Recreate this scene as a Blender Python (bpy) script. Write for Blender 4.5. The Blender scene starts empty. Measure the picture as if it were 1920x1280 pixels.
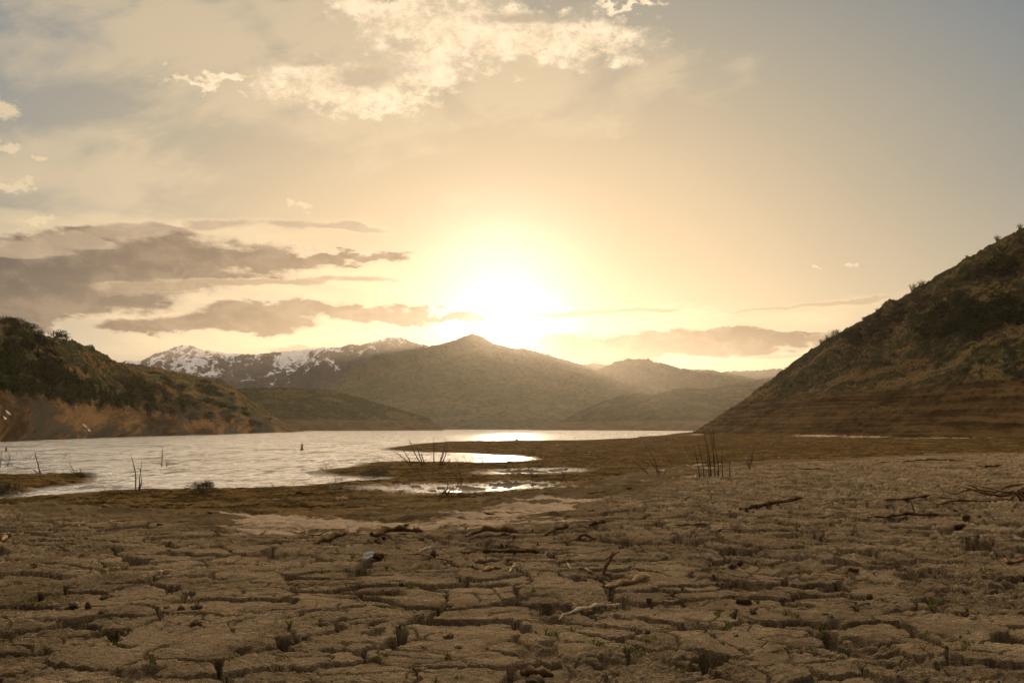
import bpy, bmesh, math, random
import numpy as np
from mathutils import Vector, Matrix
R = math.radians
SC = bpy.context.scene
COL = SC.collection

# ---------------------------------------------------------------- camera
CAM_Z = 3.4                      # metres above the lake surface (z = 0)
PITCH = math.atan(162 / 1867.0)
cam_d = bpy.data.cameras.new("camera")
cam_d.lens = 35.0; cam_d.sensor_width = 36.0
cam_d.clip_start = 0.05; cam_d.clip_end = 60000
cam = bpy.data.objects.new("camera", cam_d)
cam.location = (0, 0, CAM_Z)
cam.rotation_euler = (math.pi / 2 + PITCH, 0, 0)
COL.objects.link(cam)
SC.camera = cam

FPX = 1867.0                     # focal length in photograph pixels (1920 wide)
cP, sP = math.cos(PITCH), math.sin(PITCH)
def ray(px, py):
    """bearing tangent (x/y) and slope (z/y) of a photograph point"""
    a = (px - 960.0) / FPX; b = (640.0 - py) / FPX
    y = cP - b * sP; z = sP + b * cP
    return a / y, z / y
def on_z(px, py, z=0.0):
    a, s = ray(px, py)
    y = (z - CAM_Z) / s
    return a * y, y
def at_y(px, py, y):
    a, s = ray(px, py)
    return a * y, y, CAM_Z + s * y
def azel(px, py):
    a, s = ray(px, py)
    return math.degrees(math.atan(a)), math.degrees(math.atan(s / math.sqrt(1 + a * a)))

# ---------------------------------------------------------------- light
SUN_EL, SUN_AZ = 5.3, -0.25      # degrees; azimuth from +Y towards +X
sun_d = bpy.data.lights.new("sun", 'SUN')
sun_d.energy = 5.0; sun_d.angle = R(0.53); sun_d.color = (1.0, 0.76, 0.50)
sun = bpy.data.objects.new("sun", sun_d)
sun.rotation_euler = (R(90 - SUN_EL), 0, R(180 - SUN_AZ))
COL.objects.link(sun)

SC.view_settings.view_transform = 'Standard'
SC.view_settings.look = 'None'
SC.view_settings.exposure = 0.0
SC.view_settings.gamma = 1.0
SC.cycles.use_denoising = True
SC.cycles.max_bounces = 6
SC.cycles.diffuse_bounces = 1
SC.cycles.volume_bounces = 1
SC.cycles.sample_clamp_indirect = 4.0
SC.cycles.sample_clamp_direct = 12.0

# ---- small expression helper for node graphs
class G:
    def __init__(s, nt): s.nt = nt
    def node(s, t, **k):
        n = s.nt.nodes.new(t)
        for a, b in k.items(): setattr(n, a, b)
        return n
    def put(s, sock, v):
        if isinstance(v, E): s.nt.links.new(v.s, sock)
        elif isinstance(v, (int, float)):
            try: sock.default_value = v
            except TypeError: sock.default_value = (v, v, v) if len(sock.default_value) == 3 else (v, v, v, 1)
        else:
            v = tuple(v)
            if len(sock.default_value) == 4 and len(v) == 3: v = v + (1,)
            sock.default_value = v
    def m(s, op, *a, clamp=False):
        n = s.node('ShaderNodeMath', operation=op, use_clamp=clamp)
        for i, v in enumerate(a): s.put(n.inputs[i], v)
        return E(s, n.outputs[0])
    def v(s, op, *a):
        n = s.node('ShaderNodeVectorMath', operation=op)
        for i, v in enumerate(a): s.put(n.inputs[i], v)
        return E(s, n.outputs['Value'] if op in ('DOT_PRODUCT', 'LENGTH', 'DISTANCE') else n.outputs['Vector'])
    def xyz(s, x, y, z=0.0):
        n = s.node('ShaderNodeCombineXYZ')
        for i, v in enumerate((x, y, z)): s.put(n.inputs[i], v)
        return E(s, n.outputs[0])
    def sep(s, v):
        n = s.node('ShaderNodeSeparateXYZ'); s.put(n.inputs[0], v)
        return [E(s, o) for o in n.outputs]
    def noise(s, vec, scale=1.0, detail=4, rough=0.5, dist=0.0, col=False):
        n = s.node('ShaderNodeTexNoise')
        s.put(n.inputs['Vector'], vec); s.put(n.inputs['Scale'], scale); s.put(n.inputs['Detail'], detail)
        s.put(n.inputs['Roughness'], rough); s.put(n.inputs['Distortion'], dist)
        return E(s, n.outputs['Color' if col else 0])
    def mix(s, f, a, b):
        n = s.node('ShaderNodeMix', data_type='RGBA')
        s.put(n.inputs[0], f); s.put(n.inputs[6], a); s.put(n.inputs[7], b)
        return E(s, n.outputs[2])
    def sm(s, x, lo, hi, a=0.0, b=1.0):
        n = s.node('ShaderNodeMapRange', interpolation_type='SMOOTHSTEP')
        s.put(n.inputs[0], x)
        for i, v in enumerate((lo, hi, a, b)): s.put(n.inputs[i + 1], v)
        return E(s, n.outputs[0])
    def ramp(s, x, stops):
        n = s.node('ShaderNodeValToRGB'); s.put(n.inputs[0], x)
        e = n.color_ramp.elements
        while len(e) < len(stops): e.new(0.5)
        for q, (p, c) in zip(e, stops):
            q.position = p; q.color = tuple(c) + (1,) if len(c) == 3 else c
        return E(s, n.outputs[0])
class E:
    def __init__(s, g, sock): s.g = g; s.s = sock
    def __add__(s, o): return s.g.m('ADD', s, o)
    __radd__ = __add__
    def __sub__(s, o): return s.g.m('SUBTRACT', s, o)
    def __rsub__(s, o): return s.g.m('SUBTRACT', o, s)
    def __mul__(s, o): return s.g.m('MULTIPLY', s, o)
    __rmul__ = __mul__
    def __truediv__(s, o): return s.g.m('DIVIDE', s, o)

# ---------------------------------------------------------------- sky
world = bpy.data.worlds.new("World"); SC.world = world
world.use_nodes = True
wt = world.node_tree; wt.nodes.clear()
g = G(wt)
SKY_STRENGTH = 0.1
tc = g.node('ShaderNodeTexCoord')
D = E(g, tc.outputs['Generated'])
dx, dy, dz = g.sep(D)
az = g.m('ARCTAN2', dx, dy) * (180 / math.pi)
el = g.m('ARCSINE', dz) * (180 / math.pi)
P1 = g.xyz(az, el, 1.0)
sky = g.node('ShaderNodeTexSky', sky_type='NISHITA', sun_disc=False, sun_elevation=R(SUN_EL),
             sun_rotation=R(SUN_AZ), altitude=1700, air_density=1.0, dust_density=2.5, ozone_density=1.0)
nish = E(g, sky.outputs[0])
def scl(c, k):
    n = g.node('ShaderNodeVectorMath', operation='SCALE'); g.put(n.inputs[0], c); g.put(n.inputs[3], k)
    return E(g, n.outputs[0])
def addc(a, b): return g.v('ADD', a, b)

# angular distance from the sun, wider sideways than up
sx = az - SUN_AZ; sy = el - SUN_EL
rs = g.m('SQRT', sx * sx * 0.45 + sy * sy)
base = g.ramp(rs * (1 / 45.0), [
    (0.00, (0.82, 0.58, 0.34)), (0.13, (0.78, 0.58, 0.34)), (0.25, (0.70, 0.56, 0.35)), (0.40, (0.46, 0.43, 0.33)),
    (0.57, (0.215, 0.275, 0.315)), (0.80, (0.18, 0.23, 0.28)), (1.0, (0.15, 0.20, 0.25))])
# right side holds more light low down, the left top is veiled
low = g.sm(el, 14.0, 2.0) * g.sm(az, 6.0, 26.0)
base = g.mix(low * 0.55, base, (0.74, 0.60, 0.36))

# soft mottling
def ellf(cx, cy, w, h, tilt=0.0, P=P1):
    """1 at the centre of an ellipse given in photograph pixels, 0 on its edge, negative outside"""
    a0, e0 = azel(cx, cy); a1, _ = azel(cx + w, cy); _, e1 = azel(cx, cy - h)
    ra, re = abs(a1 - a0), abs(e1 - e0)
    c, s_ = math.cos(R(tilt)), math.sin(R(tilt))
    u = g.v('DOT_PRODUCT', P, (c / ra, s_ / ra, -(a0 * c + e0 * s_) / ra))
    v = g.v('DOT_PRODUCT', P, (-s_ / re, c / re, -(-a0 * s_ + e0 * c) / re))
    return 1.0 - g.v('LENGTH', g.xyz(u, v, 0))
def union(L, P=P1):
    f = None
    for q in L:
        e = ellf(*q, P=P)
        f = e if f is None else g.m('SMOOTH_MAX', f, e, 0.25)
    return f

# coordinates pulled out sideways, drifting up towards the left as the banks do
tl = g.xyz(az * 0.22 + el * 0.03, el + az * 0.06, 3.0)
fine = g.xyz(az, el * 1.5, 7.0)
n_st = g.noise(tl, 0.75, 6, 0.50)          # streaks
n_cu = g.noise(fine, 0.55, 9, 0.60, 0.3)   # billows
n_cs = g.noise(fine, 1.9, 8, 0.66, 0.4)    # small billows
n_big = g.noise(g.xyz(az * 0.7, el, 1.5), 0.16, 6, 0.55, 0.6)

w_a = g.noise(tl, 0.9, 4, 0.5, col=True); w_b = g.noise(fine, 0.8, 6, 0.58, col=True)
def warped(ax, ay, bx, by):
    o = g.v('ADD', g.v('MULTIPLY', g.v('SUBTRACT', w_a, (0.5, 0.5, 0.5)), (ax, ay, 0)), g.v('MULTIPLY', g.v('SUBTRACT', w_b, (0.5, 0.5, 0.5)), (bx, by, 0)))
    return g.v('ADD', P1, o)
P_bank = warped(9.0, 2.0, 1.2, 1.0)
P_thin = warped(5.0, 0.9, 0.5, 0.35)
P_cum = warped(1.5, 1.0, 4.5, 3.6)
P_sml = warped(0.0, 0.0, 2.0, 1.7)
# 1. veil over the upper left
veil = union([(330, 90, 620, 190, -14), (700, 60, 420, 170, 5), (150, 330, 420, 110, 10), (980, 160, 320, 130, 0)])
wisp = g.noise(g.xyz(az * 0.30 + el * 0.22, el * 0.8 - az * 0.30, 9.0), 0.55, 7, 0.56, 0.25)
veil = g.sm(veil + (n_big - 0.5) * 2.0 + (wisp - 0.5) * 2.2, -0.05, 0.85)
col = g.mix(veil * 0.75, base, (0.86, 0.70, 0.44))
bluegap = g.sm(ellf(60, 40, 260, 420, 8) + (n_big - 0.5) * 2.6, 0.0, 0.9)
col = g.mix(bluegap * 0.30, col, (0.44, 0.44, 0.38))

# 2. pale lit streaks under and round the banks
pale = union([(300, 430, 460, 46, 3), (620, 505, 240, 60, 4), (330, 560, 420, 62, 5), (560, 640, 460, 40, 0),
              (1000, 600, 500, 60, 2), (1500, 590, 260, 30, 4)])
pale = g.sm(pale + (n_st - 0.5) * 2.6, 0.05, 0.9)
col = g.mix(pale * 0.55, col, (1.0, 0.80, 0.46))

# sun glow (a real aureole round the disc, in the sky)
gx = az - (-0.6); gy = el - 7.6
rg = g.m('SQRT', gx * gx * 0.62 + gy * gy * 0.62)
glow = g.m('POWER', 2.718, rg * rg * (-1 / 10.5))
glow2 = g.m('POWER', 2.718, rg * (-1 / 5.5))
gl3 = g.m('POWER', 2.718, (sx * sx * 0.5 + sy * sy) * (-1 / 2.2))

# 3. grey banks: field, light rim, dark heart
BANKS = []
def bank(col, L, nz, amp, darkc, rim, rim_w=0.45, op=0.95, lo=0.0, hi=0.50):
    thin = max(q[3] for q in L) < 21
    f = union(L, P_thin if thin else P_bank) * 1.8 + (nz - 0.5) * amp
    a = g.sm(f + (n_cs - 0.5) * 0.25, lo - 0.12 - 0.2 * thin, hi + 0.25 + 0.4 * thin)
    BANKS.append(a * op)
    core = g.sm(f + (n_cs - 0.5) * 0.5, lo + 0.0, lo + rim_w + 0.3)
    rim = g.mix(g.sm(n_cu, 0.62, 0.38), rim, g.mix(0.45, rim, darkc))
    c = g.mix(core, rim, g.mix(g.sm(n_cu, 0.38, 0.66) * 0.40, darkc, g.mix(0.28, darkc, rim)))
    return g.mix(a * op, col, c)
nmix = n_st * 0.75 + n_cu * 0.25
nfin = n_st * 0.5 + n_cu * 0.3 + n_cs * 0.2
dark_l = g.mix(g.sm(az, -27.0, -8.0), (0.045, 0.042, 0.050), (0.10, 0.062, 0.042))
dark_l = g.mix(g.sm(n_st, 0.35, 0.7) * 0.55, dark_l, (0.16, 0.12, 0.085))
rim_c = g.mix(g.sm(rs, 30.0, 6.0), (0.90, 0.72, 0.46), (1.3, 1.02, 0.66))
col = bank(col, [(30, 500, 330, 52, 4), (300, 488, 330, 46, 3), (480, 492, 230, 26, 2), (600, 487, 170, 13, 4),
                 (120, 545, 420, 58, 8), (30, 585, 240, 50, 12), (230, 455, 200, 34, 6)], nmix * 0.9 + n_cs * 0.1, 1.6, dark_l, rim_c)
col = bank(col, [(60, 468, 70, 16, 6), (140, 452, 60, 18, 6), (250, 432, 80, 20, 8), (400, 422, 90, 18, 4), (530, 418, 110, 14, 0), (650, 424, 110, 9, -3)], nfin, 2.0, (0.50, 0.39, 0.27), rim_c, 0.7, 0.85)
col = bank(col, [(480, 527, 200, 10, 3), (650, 524, 130, 7, 1), (300, 540, 120, 12, 6)], nfin, 1.7, (0.38, 0.28, 0.17), rim_c, 0.5, 0.9)
col = bank(col, [(430, 598, 210, 34, 4), (330, 610, 150, 24, 6), (520, 580, 160, 26, -2), (690, 588, 190, 17, -2), (480, 622, 90, 20, 0),
                 (830, 592, 90, 8, -1)], nmix, 1.15, (0.07, 0.042, 0.028), rim_c)
col = bank(col, [(1110, 586, 150, 6, 3), (1200, 578, 80, 6, 4), (1050, 590, 80, 5, 0)], nfin, 1.5, (0.62, 0.43, 0.22), rim_c)
col = bank(col, [(1240, 648, 330, 34, 0), (1130, 655, 210, 38, -2), (1450, 640, 190, 24, 2), (1330, 628, 110, 17, 0), (1530, 620, 60, 6, 2), (1180, 672, 120, 16, 0)],
           nmix, 1.0, (0.075, 0.045, 0.03), rim_c)
col = bank(col, [(1580, 566, 130, 6, 6), (1440, 580, 120, 5, 3)], nfin, 1.5, (0.60, 0.45, 0.27), rim_c, 0.6, 0.8)
col = bank(col, [(560, 655, 90, 9, 2), (1460, 668, 90, 6, 3)], nfin, 1.3, (0.50, 0.36, 0.21), rim_c, 0.5, 0.8)

# 4. sunlit cumulus high up
cum_l = [(860, 60, 210, 66, -4), (1040, 70, 190, 54, -6), (640, 165, 170, 50, -3), (740, 20, 120, 40, 0), (800, 130, 80, 60, 0), (660, 180, 150, 34, -3), (600, 150, 120, 36, -8),
         (1180, 8, 70, 14, 0), (720, 190, 90, 18, 4), (390, 150, 90, 14, 2)]
P_s = g.xyz(az - 0.1, el + 0.5, 1.0)
fc = union(cum_l, P_cum) + (n_cu * 0.65 + n_cs * 0.35 - 0.5) * 1.5
a_c = g.sm(fc, -0.15, 0.55)
shade = g.sm(union([(690, 140, 110, 36, 12), (1000, 35, 150, 16, 0), (560, 110, 120, 20, 0)]) + (n_cu - 0.5) * 2.4, 0.0, 0.8)
cc = g.mix(g.sm(n_cs * 0.45 + n_cu * 0.55, 0.34, 0.62), (0.88, 0.69, 0.43), (1.35, 1.12, 0.76))
cc = g.mix(shade * 0.75, cc, (0.47, 0.38, 0.25))
col = g.mix(a_c * 0.95, col, cc)
small = union([(12, 208, 34, 20, 0), (10, 275, 34, 14, 0), (78, 297, 20, 9, 0), (18, 348, 46, 17, -4), (545, 380, 13, 12, 0), (570, 390, 24, 9, -10),
               (1596, 497, 14, 5, 0), (1530, 503, 14, 4, -10), (75, 412, 40, 7, 0)], P_sml)
col = g.mix(g.sm(small + (n_cs - 0.5) * 2.2, -0.1, 0.6) * 0.8, col, (0.98, 0.79, 0.50))

# unseen overhead sky brightened on the sun side, added to light the mud tops
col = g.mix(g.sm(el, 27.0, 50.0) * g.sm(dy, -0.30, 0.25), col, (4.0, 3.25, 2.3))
# below the horizon the sky just carries on as dull ground light
col = g.mix(g.sm(el, -0.5, -3.0), col, (0.10, 0.08, 0.05))
# behind the viewer the unseen sky is set dim grey, deepening camera-facing shade
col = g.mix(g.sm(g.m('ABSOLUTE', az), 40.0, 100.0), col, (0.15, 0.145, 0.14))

up = g.sm(el, -1.0, 0.5)
veiled = 1.0
for a_ in BANKS: veiled = veiled * (1.0 - a_ * 0.9) if isinstance(veiled, E) else (1.0 - a_ * 0.9)
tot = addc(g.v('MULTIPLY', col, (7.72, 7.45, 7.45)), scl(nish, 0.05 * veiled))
tot = addc(tot, scl((1.0, 0.93, 0.92), (glow * 4.5 + glow2 * 0.1) * up * veiled))
tot = addc(tot, scl((1.0, 0.9, 0.7), gl3 * 60.0 * up * veiled))
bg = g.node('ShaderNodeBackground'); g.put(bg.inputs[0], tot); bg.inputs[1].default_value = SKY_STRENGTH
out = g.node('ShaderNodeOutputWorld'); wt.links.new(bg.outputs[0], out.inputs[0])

# ---------------------------------------------------------------- numpy noise
def _hash(ix, iy, seed):
    h = (ix.astype(np.int64) * 374761393 + iy.astype(np.int64) * 668265263 + seed * 1442695041) & 0xFFFFFFFF
    h = ((h ^ (h >> 13)) * 1274126177) & 0xFFFFFFFF
    h = (h ^ (h >> 16)) & 0xFFFFFFFF
    return h
def h01(ix, iy, seed): return (_hash(ix, iy, seed) & 0xFFFFFF) / float(0x1000000)
def pnoise(x, y, seed=0):
    """gradient noise, about -0.7 .. 0.7"""
    xi = np.floor(x); yi = np.floor(y); fx = x - xi; fy = y - yi
    u = fx * fx * fx * (fx * (fx * 6 - 15) + 10); v = fy * fy * fy * (fy * (fy * 6 - 15) + 10)
    def gr(ox, oy):
        a = h01(xi + ox, yi + oy, seed) * (2 * math.pi)
        return np.cos(a) * (fx - ox) + np.sin(a) * (fy - oy)
    a = gr(0, 0); b = gr(1, 0); c = gr(0, 1); d = gr(1, 1)
    return (a + (b - a) * u) * (1 - v) + (c + (d - c) * u) * v
def fbm(x, y, oct=5, seed=0, gain=0.5, lac=2.03):
    s = 0.0; a = 1.0
    for i in range(oct):
        s = s + a * pnoise(x, y, seed + i * 17); a *= gain
        x = x * lac + 11.3; y = y * lac - 7.9
    return s
def ridged(x, y, oct=5, seed=0, gain=0.5):
    s = 0.0; a = 1.0; t = 0.0
    for i in range(oct):
        s = s + a * (1 - np.abs(pnoise(x, y, seed + i * 17)) * 2.2); t += a; a *= gain
        x = x * 2.07 + 5.3; y = y * 2.07 - 3.9
    return s / t
def voro(x, y, seed):
    """distance to the nearest cell border, and two random numbers of the cell with the offset from its centre"""
    xi = np.floor(x); yi = np.floor(y)
    d1 = np.full(x.shape, 9.0); d2 = np.full(x.shape, 9.0)
    p1x = np.zeros(x.shape); p1y = np.zeros(x.shape); p2x = np.zeros(x.shape); p2y = np.zeros(x.shape)
    cx = np.zeros(x.shape); cy = np.zeros(x.shape)
    for ox in (-1, 0, 1):
        for oy in (-1, 0, 1):
            px = xi + ox + 0.08 + 0.84 * h01(xi + ox, yi + oy, seed); py = yi + oy + 0.08 + 0.84 * h01(xi + ox, yi + oy, seed + 5)
            d = (px - x) ** 2 + (py - y) ** 2
            n = d < d1; m = (~n) & (d < d2)
            d2 = np.where(n, d1, np.where(m, d, d2))
            p2x = np.where(n, p1x, np.where(m, px, p2x)); p2y = np.where(n, p1y, np.where(m, py, p2y))
            d1 = np.where(n, d, d1); p1x = np.where(n, px, p1x); p1y = np.where(n, py, p1y)
            cx = np.where(n, xi + ox, cx); cy = np.where(n, yi + oy, cy)
    b = (d2 - d1) / (2 * np.sqrt((p2x - p1x) ** 2 + (p2y - p1y) ** 2) + 1e-6)
    return b, h01(cx, cy, seed + 9), h01(cx, cy, seed + 13), x - p1x, y - p1y
def sstep(x, a, b):
    t = np.clip((x - a) / (b - a), 0, 1); return t * t * (3 - 2 * t)
def seg_dist(x, y, pts, closed=False):
    d = np.full(x.shape, 1e9)
    n = len(pts)
    for i in range(n if closed else n - 1):
        ax, ay = pts[i]; bx, by = pts[(i + 1) % n]
        ex, ey = bx - ax, by - ay
        t = np.clip(((x - ax) * ex + (y - ay) * ey) / (ex * ex + ey * ey + 1e-9), 0, 1)
        d = np.minimum(d, (x - ax - t * ex) ** 2 + (y - ay - t * ey) ** 2)
    return np.sqrt(d)
def inside(x, y, pts):
    r = np.zeros(x.shape, bool); n = len(pts)
    for i in range(n):
        ax, ay = pts[i]; bx, by = pts[(i + 1) % n]
        if ay == by: continue
        c = ((ay > y) != (by > y)) & (x < (bx - ax) * (y - ay) / (by - ay) + ax)
        r ^= c
    return r
def sdist(x, y, pts):
    d = seg_dist(x, y, pts, True); return np.where(inside(x, y, pts), d, -d)

# ---------------------------------------------------------------- the lie of the land (metres, lake at z = 0)
BENCH_Z = 2.45
def Zp(L, z=0.0): return [on_z(a, b, z) for a, b in L]
bench_edge = Zp([(-120, 962), (0, 970), (200, 985), (380, 1000), (500, 1004), (800, 1003), (1000, 1000), (1100, 985), (1200, 958), (1290, 925),
                 (1345, 898), (1390, 884), (1440, 872), (1560, 864), (1700, 857), (1920, 849)], BENCH_Z)
BENCH = [(-60, 11.0)] + bench_edge + [(60, 48), (90, 20), (90, -30), (-60, -30)]
shore = Zp([(-300, 940), (-80, 938), (20, 934), (60, 930), (120, 925), (170, 921), (260, 917), (350, 915), (430, 914.5), (500, 913), (560, 911), (610, 905), (650, 901),
            (690, 900), (722, 897), (700, 896), (655, 895.5), (605, 893), (566, 888), (596, 883), (640, 875), (668, 868), (700, 866), (760, 865), (850, 866.5), (920, 867),
            (970, 865), (985, 860), (968, 856), (920, 853), (860, 850), (800, 848.5), (740, 846), (706, 842), (740, 837), (780, 831.5),
            (830, 828), (900, 826.5), (1000, 826), (1130, 825.5), (1265, 824.5), (1272, 821), (1290, 819)])
MAIN = shore + [(120, 420), (500, 500), (500, -40), (-300, -40), (-120, 40)]
islet = Zp([(-300, 900), (-60, 893), (20, 892), (80, 891), (140, 889), (172, 890.5), (186, 893), (170, 897), (182, 902), (160, 907), (110, 912), (60, 918), (25, 927), (0, 932), (-60, 934), (-200, 930)])
puddles = [Zp(L) for L in (
    [(735, 918), (790, 917), (822, 920), (815, 922), (760, 921)],
    [(818, 925), (850, 921), (900, 919), (960, 915), (975, 918), (930, 923), (870, 926), (830, 928)],
    [(960, 889), (1010, 887.5), (1040, 886), (1036, 887.5), (1000, 890), (962, 891)])]

def ground_h(x, y, detail=True):
    r = np.hypot(x, y)
    sb = sdist(x, y, BENCH)
    nb = fbm(x * 0.9, y * 0.9, 4, 3) * 0.5
    wr = np.clip(r / 60.0, 0.15, 1.0)
    nsx = (fbm(x * 0.10, y * 0.16, 4, 31) * 2.6 + fbm(x * 0.7, y * 0.9, 4, 32, 0.6) * 1.1) * wr
    sm = sdist(x, y, MAIN) + nsx * 0.55
    si = sdist(x, y, islet) + nsx * 0.35 + 0.15
    lz = np.maximum(np.interp(sm, [-60, -8, 0, 2, 12, 40, 120], [-2.5, -0.7, 0, 0.07, 0.22, 0.36, 0.7]),
                    np.interp(si, [-60, -8, 0, 2, 8], [-2.5, -0.7, 0, 0.16, 0.24]))
    wetm = np.zeros(x.shape)
    for p in puddles:
        sp = sdist(x, y, p) + fbm(x * 0.7, y * 0.5, 4, 77, 0.6) * 0.9 - 0.35
        lz = np.where(sp > -5, np.minimum(lz, np.interp(sp, [-5, 0, 1.5, 3], [0.5, 0.025, -0.05, -0.08])), lz)
        wetm = np.maximum(wetm, sstep(sp, -4.0, 0.0))
    # the plain climbs gently towards the big hill on the right
    lz = lz + np.clip((x - 18) / 60.0, 0, 1) * np.clip((y - 60) / 150.0, 0, 1) * 2.2
    plain = 1 - sstep(sb, -9, -2)
    land = sstep(lz, -0.05, 0.12)
    s = np.maximum(-(sb + nb * 0.9), 0)
    drop = np.interp(s, [0, 2.2, 3.6, 8, 14, 20], [0.0, 0.10, 0.42, 1.45, 1.97, 2.05])
    topz = BENCH_Z + 0.05 * fbm(x * 0.25, y * 0.25, 3, 8) - 0.0
    zb = topz - drop
    far = sstep(s, 8, 20)
    z = zb * (1 - far) + lz * far
    # out beyond the slope everything is the plain
    nat = (sb < -20)
    z = np.where(nat, lz, z)
    bench = 1 - sstep(s, 0.1, 1.6)
    if not detail: return z, bench, land, s, wetm, lz, sb
    # plain roughness: low hummocks, wheel-deep ruts and litter
    hum = ridged(x * 0.20, y * 0.70, 4, 41) - 0.45
    p2 = fbm(x * 1.9, y * 2.6, 4, 51, 0.6)
    dz_plain = (hum * 0.19 + p2 * 0.10 + fbm(x * 7, y * 7, 3, 61) * 0.03) * land * (1 - wetm)
    z = z + dz_plain * (1 - bench) * np.where(s > 0, np.clip(s / 3, 0.25, 1), 0.2)
    m = r < 60

    xm, ym = x[m], y[m]
    rm = r[m]; zd = np.zeros(xm.shape)
    # dried mud: warped plates in two sizes
    wx = xm + 0.26 * fbm(xm * 1.3, ym * 1.3, 4, 101) + 0.022 * fbm(xm * 8, ym * 8, 3, 103)
    wy = ym + 0.22 * fbm(xm * 1.3, ym * 1.3, 4, 102) + 0.022 * fbm(xm * 8, ym * 8, 3, 104)
    b1, q1, q2, ox, oy = voro(wx / 0.46, wy / 0.37, 7)
    b1 = b1 * 0.41
    patch = sstep(fbm(xm * 0.8, ym * 0.8, 3, 120), -0.45, 0.25)
    wd = 0.007 + 0.034 * sstep(fbm(xm * 1.7, ym * 1.7, 3, 121), -0.30, 0.50) ** 1.3
    rough_e = 0.010 * fbm(xm * 9, ym * 9, 3, 131, 0.55)
    crack = 1 - sstep(b1 + rough_e, wd * 0.7, wd + 0.006)
    lip = np.exp(-((b1 - wd) / 0.035) ** 2)
    zd += -0.17 * crack * (0.45 + 0.55 * patch)
    zd += (q1 - 0.5) * 0.026 + (ox * (q2 - 0.5) * 0.03 + oy * (q1 - 0.5) * 0.04)
    zd -= 0.007 * lip * (q2 > 0.4)
    b2, q3, q4, ox2, oy2 = voro(wx / 0.21 + 3.3, wy / 0.17 + 1.7, 19)
    b2 = b2 * 0.19
    sec = sstep(fbm(xm * 1.1 + 9, ym * 1.1, 3, 141), -0.20, 0.20)
    crack2 = (1 - sstep(b2 + rough_e * 0.5, 0.002, 0.010)) * sec
    zd += -0.038 * crack2 + (q3 - 0.5) * 0.008 * sec
    rg0 = sstep(fbm(xm * 0.5 + 7, ym * 0.5, 3, 151), -0.1, 0.3)
    # curling ledges where layers have flaked away
    t = fbm(xm * 1.5 + 4, ym * 2.3, 5, 151, 0.55) * 7.0
    fl = np.floor(t); fr = t - fl
    zd += (0.013 * (fl + sstep(fr, 0.80, 1.0)) - 0.013 * t * 0.8) * (0.4 + rg0)
    # trampled holes and hoof-sized pits, crumbly
    rg = sstep(fbm(xm * 0.7, ym * 0.7, 2, 171) + np.clip((rm - 5.5) * 0.10, 0, 0.3) + np.clip(xm * 0.12, -0.15, 0.25), 0.0, 0.5)
    pit = sstep(fbm(xm * 2.4 - 3, ym * 3.0, 4, 161, 0.5) + 0.14 * rg * sstep(xm, -0.5, 1.5), 0.30, 0.52)
    pf = sstep(rm, 3.5, 8.0) * 0.6 + 0.4
    zd += -0.09 * pit * pf
    zd += fbm(xm * 3.6, ym * 4.6, 4, 181, 0.55) * (0.004 + 0.022 * rg)
    zd += fbm(xm * 17, ym * 15, 3, 191, 0.6) * (0.0016 + 0.0034 * rg)
    clod = sstep(fbm(xm * 6.5, ym * 6.5, 3, 201, 0.6), 0.42, 0.60) * rg
    zd += clod * 0.016
    b3, q5, q6, ox3, oy3 = voro(wx / 0.085, wy / 0.075, 29)
    near = np.exp(-np.maximum(b1 - wd, 0) / 0.05) * sstep(q2, 0.3, 0.7)
    crm = np.clip(sstep(fbm(xm * 1.2 + 5, ym * 1.2, 4, 211), 0.02, 0.30) * (0.3 + 0.7 * rg) + near * 0.7, 0, 1)
    zd += crm * (np.clip(b3, 0, 0.3) * 0.05 + (q5 - 0.5) * 0.016 - 0.006)
    k = bench[m] * np.clip(1 - (rm - 45) / 15, 0, 1)
    # beyond the lip the sand is smooth with a few lumps
    z[m] = z[m] + zd * (k * 0.96 + 0.04)
    return z, bench, land, s, wetm, lz, sb

def new_mesh(name, verts, faces, mat=None, smooth=True):
    me = bpy.data.meshes.new(name)
    verts = np.asarray(verts, np.float32); faces = np.asarray(faces, np.int32)
    n, k = faces.shape
    me.vertices.add(len(verts)); me.vertices.foreach_set('co', verts.ravel())
    me.loops.add(n * k); me.loops.foreach_set('vertex_index', faces.ravel())
    me.polygons.add(n)
    me.polygons.foreach_set('loop_start', np.arange(0, n * k, k, dtype=np.int32))
    me.polygons.foreach_set('loop_total', np.full(n, k, dtype=np.int32))
    me.update(calc_edges=True)
    me.polygons.foreach_set('use_smooth', np.full(n, smooth, dtype=bool))
    if mat: me.materials.append(mat)
    return me
def grid_faces(nr, nc):
    i = np.arange((nr - 1) * (nc - 1)); r = i // (nc - 1); c = i % (nc - 1)
    a = r * nc + c
    return np.stack([a, a + 1, a + nc + 1, a + nc], 1)
def link(name, me, parent=None, **tags):
    o = bpy.data.objects.new(name, me); COL.objects.link(o)
    if parent is not None: o.parent = parent
    for k, v in tags.items(): o[k] = v
    return o
def fattr(me, name, arr):
    a = me.attributes.new(name, 'FLOAT', 'POINT'); a.data.foreach_set('value', np.asarray(arr, np.float32).ravel())

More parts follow.
